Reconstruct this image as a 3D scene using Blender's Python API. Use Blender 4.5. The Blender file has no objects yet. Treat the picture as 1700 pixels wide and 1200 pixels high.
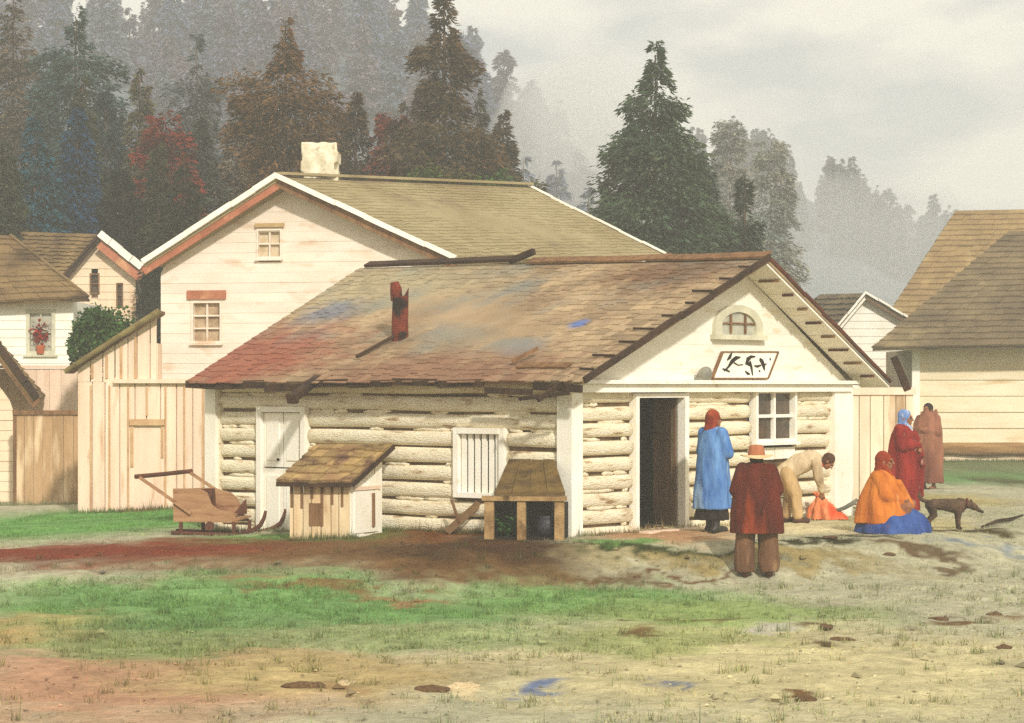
import bpy, bmesh, math, random
import numpy as np
from mathutils import Vector, Matrix, noise as mnoise

random.seed(7)
rng = np.random.default_rng(7)
SC = bpy.context.scene
COL = SC.collection
R = math.radians

# ------------------------------------------------------------------ camera
CAMZ, F = 1.97, 4000.0            # eye height, focal length in pixels of the 1700 px frame
cam_d = bpy.data.cameras.new('camera')
cam = bpy.data.objects.new('camera', cam_d)
COL.objects.link(cam)
cam.location = (0, 0, CAMZ)
cam.rotation_euler = (R(90), 0, 0)
cam_d.sensor_width = 36.0
cam_d.lens = F / 1700 * 36.0
cam_d.shift_y = 40 / 1700
cam_d.clip_start = 0.5
cam_d.clip_end = 4000
SC.camera = cam

# ------------------------------------------------------------------ world, sun, exposure
SUN = Vector((0.23, -0.78, 0.50)).normalized()
elev = math.asin(SUN.z)
azim = math.atan2(SUN.x, SUN.y)
w = bpy.data.worlds.new('World')
SC.world = w
w.use_nodes = True
nt = w.node_tree
nt.nodes.clear()
wo = nt.nodes.new('ShaderNodeOutputWorld')
sky = nt.nodes.new('ShaderNodeTexSky')
sky.sky_type = 'NISHITA'
sky.sun_disc = False
sky.sun_elevation = elev
sky.sun_rotation = azim
bg1 = nt.nodes.new('ShaderNodeBackground')
bg1.inputs[1].default_value = 0.07
nt.links.new(sky.outputs[0], bg1.inputs[0])
tc = nt.nodes.new('ShaderNodeTexCoord')
mp = nt.nodes.new('ShaderNodeMapping')
mp.inputs['Scale'].default_value = (11, 11, 26)
mp.inputs['Location'].default_value = (3.1, 0.4, 1.7)
nt.links.new(tc.outputs['Generated'], mp.inputs[0])
nz = nt.nodes.new('ShaderNodeTexNoise')
nz.inputs['Scale'].default_value = 1.0
nz.inputs['Detail'].default_value = 4
nz.inputs['Roughness'].default_value = 0.5
nt.links.new(mp.outputs[0], nz.inputs['Vector'])
rp = nt.nodes.new('ShaderNodeValToRGB')
rp.color_ramp.elements[0].position = 0.38
rp.color_ramp.elements[0].color = (0.56, 0.555, 0.52, 1)
rp.color_ramp.elements[1].position = 0.56
rp.color_ramp.elements[1].color = (0.95, 0.89, 0.74, 1)
nt.links.new(nz.outputs[0], rp.inputs[0])
bg2 = nt.nodes.new('ShaderNodeBackground')
bg2.inputs[1].default_value = 0.82
nt.links.new(rp.outputs[0], bg2.inputs[0])
mx = nt.nodes.new('ShaderNodeMixShader')
mx.inputs[0].default_value = 0.88
nt.links.new(bg1.outputs[0], mx.inputs[1])
nt.links.new(bg2.outputs[0], mx.inputs[2])
nt.links.new(mx.outputs[0], wo.inputs[0])

sun_d = bpy.data.lights.new('sun', 'SUN')
sun_d.energy = 2.6
sun_d.angle = R(3)
sun_d.color = (1.0, 0.955, 0.895)
sun = bpy.data.objects.new('sun', sun_d)
COL.objects.link(sun)
sun.rotation_euler = (-SUN).to_track_quat('-Z', 'Y').to_euler()

SC.view_settings.view_transform = 'Standard'
SC.view_settings.look = 'None'
SC.view_settings.gamma = 1.0
SC.view_settings.exposure = 0.64
try:
    SC.cycles.use_denoising = False
    SC.cycles.max_bounces = 6
    SC.cycles.volume_bounces = 3
    SC.cycles.volume_step_rate = 5
except Exception:
    pass

# ------------------------------------------------------------------ helpers
def lin1(c):
    c /= 255.0
    return c / 12.92 if c <= 0.04045 else ((c + 0.055) / 1.055) ** 2.4

def S(r, g, b, k=1.0):
    return (lin1(r) * k, lin1(g) * k, lin1(b) * k, 1.0)

def ss(a, b, x):
    t = np.clip((x - a) / (b - a), 0, 1)
    return t * t * (3 - 2 * t)

def P(px, py, Y):
    return Vector(((px - 850) * Y / F, Y, CAMZ - (py - 640) * Y / F))

def nz3(x, y=0.0, z=0.0):
    return mnoise.noise(Vector((x, y, z)))

_mats = {}
def mat(name, c1, c2=None, scale=3.0, c3=None, s3=1.0, p3=(0.55, 0.68), bump=0.25, bscale=40.0, rough=0.9,
        stretch=(1, 1, 1), island=0.0, objcol=False, attr=None, spec=0.2, trans=0.0):
    if name in _mats:
        return _mats[name]
    m = bpy.data.materials.new(name)
    m.use_nodes = True
    t = m.node_tree
    b = t.nodes['Principled BSDF']
    b.inputs['Roughness'].default_value = rough
    b.inputs['Specular IOR Level'].default_value = spec
    tcn = t.nodes.new('ShaderNodeTexCoord')
    mpn = t.nodes.new('ShaderNodeMapping')
    mpn.inputs['Scale'].default_value = stretch
    t.links.new(tcn.outputs['Object'], mpn.inputs[0])
    n1 = t.nodes.new('ShaderNodeTexNoise')
    n1.inputs['Scale'].default_value = scale
    n1.inputs['Detail'].default_value = 5
    n1.inputs['Roughness'].default_value = 0.6
    t.links.new(mpn.outputs[0], n1.inputs['Vector'])
    def mixnode(fac, a, bb, mode='MIX'):
        x = t.nodes.new('ShaderNodeMix')
        x.data_type = 'RGBA'
        x.blend_type = mode
        if hasattr(fac, 'node'):
            t.links.new(fac, x.inputs[0])
        else:
            x.inputs[0].default_value = fac
        for sock, v in ((x.inputs[6], a), (x.inputs[7], bb)):
            if hasattr(v, 'node'):
                t.links.new(v, sock)
            else:
                sock.default_value = v
        return x.outputs[2]
    def ramp(src, p0, p1, v0=0.0, v1=1.0):
        r_ = t.nodes.new('ShaderNodeMapRange')
        r_.inputs[1].default_value = p0
        r_.inputs[2].default_value = p1
        r_.inputs[3].default_value = v0
        r_.inputs[4].default_value = v1
        t.links.new(src, r_.inputs[0])
        return r_.outputs[0]
    col = mixnode(ramp(n1.outputs[0], 0.35, 0.65), c1, c2 or c1)
    if attr:
        an = t.nodes.new('ShaderNodeAttribute')
        an.attribute_name = attr
        col = mixnode(1.0, an.outputs['Color'], col, 'MULTIPLY')
    if c3:
        n3 = t.nodes.new('ShaderNodeTexNoise')
        n3.inputs['Scale'].default_value = s3
        n3.inputs['Detail'].default_value = 3
        t.links.new(mpn.outputs[0], n3.inputs['Vector'])
        col = mixnode(ramp(n3.outputs[0], *p3), col, c3)
    if objcol:
        oi = t.nodes.new('ShaderNodeObjectInfo')
        col = mixnode(1.0, col, oi.outputs['Color'], 'MULTIPLY')
    if island:
        g = t.nodes.new('ShaderNodeNewGeometry')
        v = ramp(g.outputs['Random Per Island'], 0, 1, 1 - island, 1 + island * 0.6)
        hsv = t.nodes.new('ShaderNodeHueSaturation')
        t.links.new(v, hsv.inputs['Value'])
        t.links.new(col, hsv.inputs['Color'])
        col = hsv.outputs[0]
    t.links.new(col, b.inputs['Base Color'])
    if bump:
        n2 = t.nodes.new('ShaderNodeTexNoise')
        n2.inputs['Scale'].default_value = bscale
        n2.inputs['Detail'].default_value = 4
        t.links.new(mpn.outputs[0], n2.inputs['Vector'])
        bp = t.nodes.new('ShaderNodeBump')
        bp.inputs['Strength'].default_value = bump
        bp.inputs['Distance'].default_value = 0.03
        t.links.new(n2.outputs[0], bp.inputs['Height'])
        t.links.new(bp.outputs[0], b.inputs['Normal'])
    _mats[name] = m
    return m

ORG = {}
def world_org(o):
    return ORG.get(o.name, Vector((0, 0, 0)))

def tag(o, label=None, cat=None, group=None, kind=None):
    if label: o['label'] = label
    if cat: o['category'] = cat
    if group: o['group'] = group
    if kind: o['kind'] = kind
    return o

def thing(name, label, cat, loc, rotz=0.0, group=None):
    o = bpy.data.objects.new(name, None)
    o.empty_display_size = 0.3
    COL.objects.link(o)
    o.location = loc
    o.rotation_euler = (0, 0, rotz)
    ORG[o.name] = Vector(loc)
    return tag(o, label, cat, group)

def link(name, me, m, parent=None, org=None):
    o = bpy.data.objects.new(name, me)
    COL.objects.link(o)
    if m is not None and len(me.materials) == 0:
        me.materials.append(m)
    if parent is not None:
        o.parent = parent
        ORG[o.name] = world_org(parent)
    else:
        ORG[o.name] = org or Vector((0, 0, 0))
        o.location = ORG[o.name]
    return o

class MB:
    def __init__(s):
        s.v = []
        s.f = []
    def add(s, vs, fs):
        o = len(s.v)
        s.v.extend([tuple(p) for p in vs])
        s.f.extend([tuple(i + o for i in f) for f in fs])
    def hexa(s, p):
        s.add(p, [(3, 2, 1, 0), (4, 5, 6, 7), (0, 1, 5, 4), (1, 2, 6, 5), (2, 3, 7, 6), (3, 0, 4, 7)])
    def box(s, c, sz, rot=None):
        c = Vector(c)
        h = [x / 2 for x in sz]
        pts = []
        for z in (-1, 1):
            for x, y in ((-1, -1), (1, -1), (1, 1), (-1, 1)):
                q = Vector((x * h[0], y * h[1], z * h[2]))
                if rot is not None: q = rot @ q
                pts.append(c + q)
        s.hexa(pts)
    def bar(s, a, b, w, d, up=(0, 0, 1)):
        a, b = Vector(a), Vector(b)
        t = (b - a).normalized()
        u = Vector(up)
        x = t.cross(u)
        if x.length < 1e-4: x = t.cross(Vector((1, 0, 0)))
        x.normalize()
        y = x.cross(t).normalized()
        pts = []
        for q in (a, b):
            for i, j in ((-1, -1), (1, -1), (1, 1), (-1, 1)):
                pts.append(q + x * (i * w / 2) + y * (j * d / 2))
        s.hexa(pts)
    def prism(s, poly, off):
        n = len(poly)
        off = Vector(off)
        vs = [Vector(p) for p in poly] + [Vector(p) + off for p in poly]
        fs = [tuple(range(n))[::-1], tuple(range(n, 2 * n))]
        for i in range(n):
            j = (i + 1) % n
            fs.append((i, j, n + j, n + i))
        s.add(vs, fs)
    def tube(s, pts, rads, n=10, jit=0.0):
        pts = [Vector(p) for p in pts]
        if not hasattr(rads, '__len__'): rads = [rads] * len(pts)
        vs, fs = [], []
        pu = None
        for i, p in enumerate(pts):
            t = (pts[min(i + 1, len(pts) - 1)] - pts[max(i - 1, 0)]).normalized()
            if pu is None:
                a = Vector((0, 0, 1)) if abs(t.z) < 0.9 else Vector((1, 0, 0))
                u = t.cross(a).normalized()
            else:
                u = (pu - t * pu.dot(t)).normalized()
            pu = u
            v_ = t.cross(u)
            for k in range(n):
                an = 2 * math.pi * k / n
                r = rads[i] * (1 + jit * nz3(i * .7, k * .9, rads[i] * 50))
                vs.append(p + (u * math.cos(an) + v_ * math.sin(an)) * r)
        for i in range(len(pts) - 1):
            for k in range(n):
                k2 = (k + 1) % n
                fs.append((i * n + k, i * n + k2, (i + 1) * n + k2, (i + 1) * n + k))
        fs.append(tuple(range(n))[::-1])
        L = (len(pts) - 1) * n
        fs.append(tuple(range(L, L + n)))
        s.add(vs, fs)
    def caps(s, a, ra, b, rb, n=14):
        a, b = Vector(a), Vector(b)
        t = b - a
        if t.length < 1e-6: t = Vector((0, 0, 1e-4))
        t.normalize()
        pts, rd = [], []
        for k in range(5, 0, -1):
            an = k / 5.0 * math.pi / 2
            pts.append(a - t * ra * math.sin(an)); rd.append(max(ra * math.cos(an), ra * 0.02))
        pts.append(a); rd.append(ra)
        pts.append(b); rd.append(rb)
        for k in range(1, 6):
            an = k / 5.0 * math.pi / 2
            pts.append(b + t * rb * math.sin(an)); rd.append(max(rb * math.cos(an), rb * 0.02))
        s.tube(pts, rd, n)
    def ell(s, c, r, rot=None, nu=18, nv=11):
        c = Vector(c)
        vs, fs = [], []
        for j in range(1, nv):
            th = math.pi * j / nv
            for i in range(nu):
                ph = 2 * math.pi * i / nu
                q = Vector((r[0] * math.sin(th) * math.cos(ph), r[1] * math.sin(th) * math.sin(ph), r[2] * math.cos(th)))
                if rot is not None: q = rot @ q
                vs.append(c + q)
        top = Vector((0, 0, r[2])); bot = Vector((0, 0, -r[2]))
        if rot is not None: top, bot = rot @ top, rot @ bot
        vs += [c + top, c + bot]
        T, B = len(vs) - 2, len(vs) - 1
        for j in range(nv - 2):
            for i in range(nu):
                i2 = (i + 1) % nu
                fs.append((j * nu + i, (j + 1) * nu + i, (j + 1) * nu + i2, j * nu + i2))
        for i in range(nu):
            i2 = (i + 1) % nu
            fs.append((T, i, i2))
            fs.append((B, (nv - 2) * nu + i2, (nv - 2) * nu + i))
        s.add(vs, fs)
    def loft(s, rings, n=44, folds=9, seed=0.0):
        """rings: (center, rx, ry, fold amplitude); closed solid"""
        vs, fs = [], []
        for q, (c, rx, ry, am) in enumerate(rings):
            c = Vector(c)
            for k in range(n):
                an = 2 * math.pi * k / n
                f = 1 + am * (math.sin(folds * an + seed + 0.25 * q) * 0.6 + nz3(math.cos(an) * 3 + seed, math.sin(an) * 3, q * .25) * 1.2)
                vs.append(c + Vector((rx * math.cos(an) * f, ry * math.sin(an) * f, 0)))
        m = len(rings)
        for q in range(m - 1):
            for k in range(n):
                k2 = (k + 1) % n
                fs.append((q * n + k, q * n + k2, (q + 1) * n + k2, (q + 1) * n + k))
        fs.append(tuple(range(n))[::-1])
        fs.append(tuple(range((m - 1) * n, m * n)))
        s.add(vs, fs)
    def build(s, name, m, parent=None, org=None, smooth=False, local=False):
        me = bpy.data.meshes.new(name)
        if parent is not None:
            o = Vector((0, 0, 0)) if local else world_org(parent)
        else:
            o = org or Vector((0, 0, 0))
        me.from_pydata([(p[0] - o.x, p[1] - o.y, p[2] - o.z) for p in s.v], [], s.f)
        bm = bmesh.new()
        bm.from_mesh(me)
        bmesh.ops.recalc_face_normals(bm, faces=bm.faces)
        bm.to_mesh(me)
        bm.free()
        if smooth:
            me.polygons.foreach_set('use_smooth', [True] * len(me.polygons))
        return link(name, me, m, parent, org)
    def remesh(s, name, m, parent, voxel=0.008, smooth=3, disp=0.0, dscale=10.0):
        """fuse overlapping closed shapes (local coordinates of the parent) into one skin"""
        me = bpy.data.meshes.new('tmp')
        me.from_pydata(s.v, [], s.f)
        bm = bmesh.new(); bm.from_mesh(me)
        bmesh.ops.recalc_face_normals(bm, faces=bm.faces)
        bm.to_mesh(me); bm.free()
        o = bpy.data.objects.new('tmp', me)
        COL.objects.link(o)
        md = o.modifiers.new('r', 'REMESH')
        md.mode = 'VOXEL'
        md.voxel_size = voxel
        if smooth:
            sm = o.modifiers.new('s', 'SMOOTH')
            sm.iterations = smooth
            sm.factor = 0.5
        dg = bpy.context.evaluated_depsgraph_get()
        ev = o.evaluated_get(dg)
        me2 = bpy.data.meshes.new_from_object(ev)
        me2.name = name
        bpy.data.objects.remove(o)
        bpy.data.meshes.remove(me)
        if disp:
            me2.calc_loop_triangles()
            for v in me2.vertices:
                v.co += v.normal * disp * nz3(v.co.x * dscale, v.co.y * dscale, v.co.z * dscale * .45)
        me2.polygons.foreach_set('use_smooth', [True] * len(me2.polygons))
        me2.materials.clear()
        me2.materials.append(m)
        return link(name, me2, m, parent)

class Frame:
    """a vertical wall plane: origin, direction along it, outward normal"""
    def __init__(s, o, d, nrm=None):
        s.o = Vector((o[0], o[1]))
        s.d = Vector((d[0], d[1])).normalized()
        n = Vector((s.d.y, -s.d.x))
        if n.dot(-s.o) < 0: n = -n
        s.n = Vector(nrm).normalized() if nrm is not None else n
    def pt(s, a, z, d=0.0):
        q = s.o + s.d * a + s.n * d
        return Vector((q.x, q.y, z))
    def hit(s, px, py=640):
        t = (px - 850) / F
        a = (t * s.o.y - s.o.x) / (s.d.x - t * s.d.y)
        Y = s.o.y + s.d.y * a
        return a, CAMZ - (py - 640) * Y / F
    def box(s, mb, a0, a1, z0, z1, d0, d1):
        p = [s.pt(a0, z0, d0), s.pt(a1, z0, d0), s.pt(a1, z0, d1), s.pt(a0, z0, d1),
             s.pt(a0, z1, d0), s.pt(a1, z1, d0), s.pt(a1, z1, d1), s.pt(a0, z1, d1)]
        mb.hexa(p)
    def rect(s, px0, py0, px1, py1):
        a0, z0 = s.hit(px0, py1)
        a1, z1 = s.hit(px1, py0)
        zb = s.hit((px0 + px1) / 2, py1)[1]
        zt = s.hit((px0 + px1) / 2, py0)[1]
        return min(a0, a1), max(a0, a1), zb, zt

def split(a0, a1, za, zb, opens):
    """the pieces of a course from a0 to a1 left free by the openings"""
    segs = [(a0, a1)]
    for (o0, o1, oz0, oz1) in opens:
        if zb <= oz0 + .02 or za >= oz1 - .02: continue
        out = []
        for (x, y) in segs:
            if o1 <= x or o0 >= y: out.append((x, y)); continue
            if o0 > x: out.append((x, o0))
            if o1 < y: out.append((o1, y))
        segs = out
    return [q for q in segs if q[1] - q[0] > .03]

def boards_h(mb, fr, rng_, z0, z1, h, opens=(), d=0.0, th=0.03, jit=0.006):
    """overlapping horizontal boards; rng_(z) gives the ends of the wall at that height"""
    z = z0
    while z < z1 - 0.01:
        zt = min(z + h, z1)
        l0, r0 = rng_(z); l1, r1 = rng_(zt)
        lo, hi = min(l0, l1), max(r0, r1)
        if hi - lo > .05:
            for (x, y) in split(lo, hi, z, zt, opens):
                xa = [max(x, l0), min(y, r0), min(y, r1), max(x, l1)]
                if xa[1] < xa[0]: xa[0] = xa[1] = (xa[0] + xa[1]) / 2
                if xa[2] < xa[3]: xa[2] = xa[3] = (xa[2] + xa[3]) / 2
                j = random.uniform(0, jit)
                p = [fr.pt(xa[0], z - .008, d + th + j), fr.pt(xa[1], z - .008, d + th + j), fr.pt(xa[1], z - .008, d), fr.pt(xa[0], z - .008, d),
                     fr.pt(xa[3], zt, d + .012 + j), fr.pt(xa[2], zt, d + .012 + j), fr.pt(xa[2], zt, d), fr.pt(xa[3], zt, d)]
                mb.hexa(p)
        z = zt

def boards_v(mb, fr, a0, a1, zlo, zhi, wd, opens=(), d=0.0, th=0.03, gap=0.012, jit=0.03):
    a = a0
    while a < a1 - 0.01:
        b = min(a + wd * random.uniform(.8, 1.2), a1)
        segs = [(zlo(a) if callable(zlo) else zlo, None)]
        zl0 = (zlo(a) if callable(zlo) else zlo); zl1 = (zlo(b) if callable(zlo) else zlo)
        zh0 = (zhi(a) if callable(zhi) else zhi); zh1 = (zhi(b) if callable(zhi) else zhi)
        pieces = [(zl0, zl1, zh0, zh1)]
        for (o0, o1, oz0, oz1) in opens:
            if (a + b) / 2 > o0 and (a + b) / 2 < o1:
                pieces = [(zl0, zl1, oz0, oz0), (oz1, oz1, zh0, zh1)]
        t = th + random.uniform(0, .012)
        for (p0, p1, q0, q1) in pieces:
            if max(q0 - p0, q1 - p1) < .04: continue
            jj = random.uniform(-jit, jit) * .3
            mb.hexa([fr.pt(a, p0 + jj, d + t), fr.pt(b - gap, p1 + jj, d + t), fr.pt(b - gap, p1 + jj, d), fr.pt(a, p0 + jj, d),
                     fr.pt(a, q0, d + t), fr.pt(b - gap, q1, d + t), fr.pt(b - gap, q1, d), fr.pt(a, q0, d)])
        a = b

def shingles(mb, A, B, C, D, nc, wd, th=0.02, jit=0.03, slab=0.05):
    """roof face A-B eave, D-C ridge: a slab and courses of split shingles on it"""
    A, B, C, D = map(Vector, (A, B, C, D))
    nrm = (B - A).cross(D - A).normalized()
    if nrm.z < 0: nrm = -nrm
    mb.prism([A, B, C, D], -nrm * slab)
    def pt(u, v, h):
        return (A.lerp(B, u)).lerp(D.lerp(C, u), v) + nrm * h
    for c in range(nc):
        v0, v1 = c / nc, min((c + 1.25) / nc, 1.0)
        L = (pt(1, v0, 0) - pt(0, v0, 0)).length
        u = 0.0
        while u < 1:
            du = wd * random.uniform(.55, 1.45) / L
            u1 = min(u + du, 1)
            if random.random() > .012:
                jj = random.uniform(-jit, jit) / max((D - A).length, .1)
                vv = v0 + jj if c else v0 + min(jj, 0) - .004
                h = th * random.uniform(.8, 1.7)
                g = .004 / L
                mb.hexa([pt(u + g, vv, .004), pt(u1 - g, vv, .004), pt(u1 - g, v1, .002), pt(u + g, v1, .002),
                         pt(u + g, vv, h + th), pt(u1 - g, vv, h + th * random.uniform(.8, 1.1)), pt(u1 - g, v1, .004 + th * .3), pt(u + g, v1, .004 + th * .3)])
            u = u1
    return nrm

def logs_wall(mb, fr, a0, a1, z0, z1, n, opens, d0=-.12, bulge=.13, seed=0.0):
    """hewn logs lying on each other, cut at the openings"""
    h = (z1 - z0) / n
    for i in range(n):
        zb, zt = z0 + i * h, z0 + (i + 1) * h
        for (x, y) in split(a0, a1, zb + h * .2, zt - h * .2, opens):
            L = y - x
            m = max(int(L / .12), 3)
            K = 9
            vs, fs = [], []
            e0, e1 = random.uniform(-.02, .03), random.uniform(-.02, .03)
            for q in range(m + 1):
                a = x + L * q / m
                hh = h * (.435 + .04 * nz3(a * .8 + seed, i * 3.1, 1)) * (1 - (.06 if q in (0, m) else 0))
                zc = (zb + zt) / 2 + .018 * nz3(a * .6, i * 2.7 + seed, 5)
                bl = bulge * (1 + .22 * nz3(a * 1.1, i * 5.3, 9 + seed)) * (.86 if q in (0, m) else 1)
                aa = a + (-e0 if q == 0 else e1 if q == m else 0) * 0
                for k in range(K):
                    th = -math.pi / 2 + math.pi * k / (K - 1)
                    cz = math.copysign(abs(math.sin(th)) ** .75, math.sin(th))
                    cd = abs(math.cos(th)) ** .62
                    vs.append(fr.pt(aa, zc + hh * cz, d0 + bl * cd + .006 * nz3(a * 4, k * 1.3, i + seed)))
                vs.append(fr.pt(aa, zc, d0 - .05))
            KK = K + 1
            for q in range(m):
                for k in range(KK):
                    k2 = (k + 1) % KK
                    fs.append((q * KK + k, q * KK + k2, (q + 1) * KK + k2, (q + 1) * KK + k))
            fs.append(tuple(range(KK))); fs.append(tuple(range(m * KK, (m + 1) * KK)))
            mb.add(vs, fs)

# ------------------------------------------------------------------ materials
M = {}
M['whitewash'] = mat('whitewash', S(244, 234, 206), S(230, 214, 178), 2.2, S(164, 132, 92), 2.2, (0.60, 0.74), bump=.9, bscale=12, stretch=(1.2, 1.2, 7), island=.06)
M['chink'] = mat('chink', S(120, 96, 66), S(74, 55, 38), 3, bump=.4)
M['cream'] = mat('cream_boards', S(242, 236, 220), S(232, 224, 204), 1.6, S(205, 178, 130), 1.8, (0.6, 0.85), bump=.25, bscale=30, stretch=(1, 1, 4), island=.05)
M['house_cream'] = mat('beige_boards', S(238, 224, 206), S(228, 211, 190), 1.2, S(206, 172, 138), 1.3, (0.58, 0.8), bump=.25, bscale=30, stretch=(1, 1, 3), island=.05)
M['warm_cream'] = mat('warm_cream_boards', S(236, 216, 184), S(226, 200, 166), 1.4, S(214, 160, 118), 1.1, (0.55, 0.8), bump=.25, stretch=(1, 1, .5), island=.07)
M['pale'] = mat('pale_planks', S(238, 214, 188), S(228, 198, 170), 1.3, S(204, 160, 124), 2.0, (0.6, 0.8), bump=.3, stretch=(4, 4, .6), island=.09)
M['trim'] = mat('white_trim', S(246, 242, 228), S(236, 228, 208), 2, S(196, 168, 120), 5, (0.66, 0.85), bump=.2, bscale=35)
M['darkwood'] = mat('dark_wood', S(72, 50, 34), S(44, 31, 23), 3, bump=.4, stretch=(1, 1, 1), island=.15)
M['brownwood'] = mat('brown_wood', S(140, 104, 70), S(104, 74, 48), 3, bump=.4, stretch=(3, 3, .5), island=.15)
M['redtrim'] = mat('red_trim', S(182, 116, 88), S(156, 96, 68), 2.5, S(214, 160, 116), 2.2, (0.55, 0.75), bump=.2)
M['black'] = mat('black_paint', S(30, 24, 18), S(44, 34, 26), 8, bump=.1)
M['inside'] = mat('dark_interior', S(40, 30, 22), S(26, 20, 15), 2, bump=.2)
M['glass'] = mat('window_glass', S(96, 80, 62), S(62, 52, 42), 4, bump=.03, rough=.18, spec=.5)
M['paleglass'] = mat('pale_window_glass', S(190, 186, 164), S(160, 158, 140), 5, bump=.03, rough=.2, spec=.5)
M['roof_cabin'] = mat('weathered_shingles', S(174, 150, 116), S(140, 116, 88), .9, S(128, 124, 112), .75, (0.52, 0.68), bump=.5, bscale=30, island=.14)
M['roof_house'] = mat('tan_shingles', S(162, 148, 110), S(144, 128, 92), .6, S(124, 106, 80), .8, (0.58, 0.75), bump=.5, bscale=25, island=.08)
M['roof_grey'] = mat('grey_brown_shingles', S(124, 106, 76), S(92, 78, 58), .6, S(140, 122, 88), .9, (0.55, 0.75), bump=.5, bscale=25, island=.15)
M['roof_left'] = mat('brown_shingles', S(146, 120, 78), S(98, 74, 46), .5, S(72, 52, 34), .6, (0.56, 0.7), bump=.5, bscale=25, island=.14)
M['stone'] = mat('whitewashed_stone', S(235, 226, 200), S(196, 184, 152), 5, S(150, 134, 104), 8, (0.6, 0.8), bump=.6, bscale=14)
M['rust'] = mat('rusty_iron', S(122, 52, 32), S(80, 34, 24), 6, S(36, 26, 22), 3, (0.52, 0.62), bump=.3)
M['moss'] = mat('mossy_board', S(118, 94, 50), S(84, 64, 36), 4, S(70, 52, 30), 3, (0.55, 0.7), bump=.5)
M['leafgreen'] = mat('leaf_green', S(92, 138, 74), S(60, 98, 46), 6, island=.3, bump=0)
M['skin'] = mat('brown_skin', S(150, 100, 70), S(134, 86, 60), 8, bump=.05, rough=.6)

# ------------------------------------------------------------------ ground
def ground_h(X, Y):
    X = np.asarray(X, float); Y = np.asarray(Y, float)
    t = -0.17 * ss(0.3, -4.8, X) - .15 * ss(-4.6, -9, X)
    yb = 30.2 + .075 * np.clip(X - .5, 0, 9) ** 2
    wd = 1.7 + 2.0 * ss(1.2, -1.5, X) + .3 * np.clip(X - 4, 0, 6)
    low = -.42 - .012 * np.clip(30 - Y, 0, 30)
    s_ = ss(yb - wd, yb, Y)
    far = ss(70, 110, Y)
    h = low * (1 - s_) + t * s_
    return h * (1 - far)

def gp(px, py):
    Y = 12.0
    while Y < 90:
        p = P(px, py, Y)
        if p.z <= float(ground_h(p.x, p.y)): break
        Y += .03
    return Vector((p.x, p.y, float(ground_h(p.x, p.y))))

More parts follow.
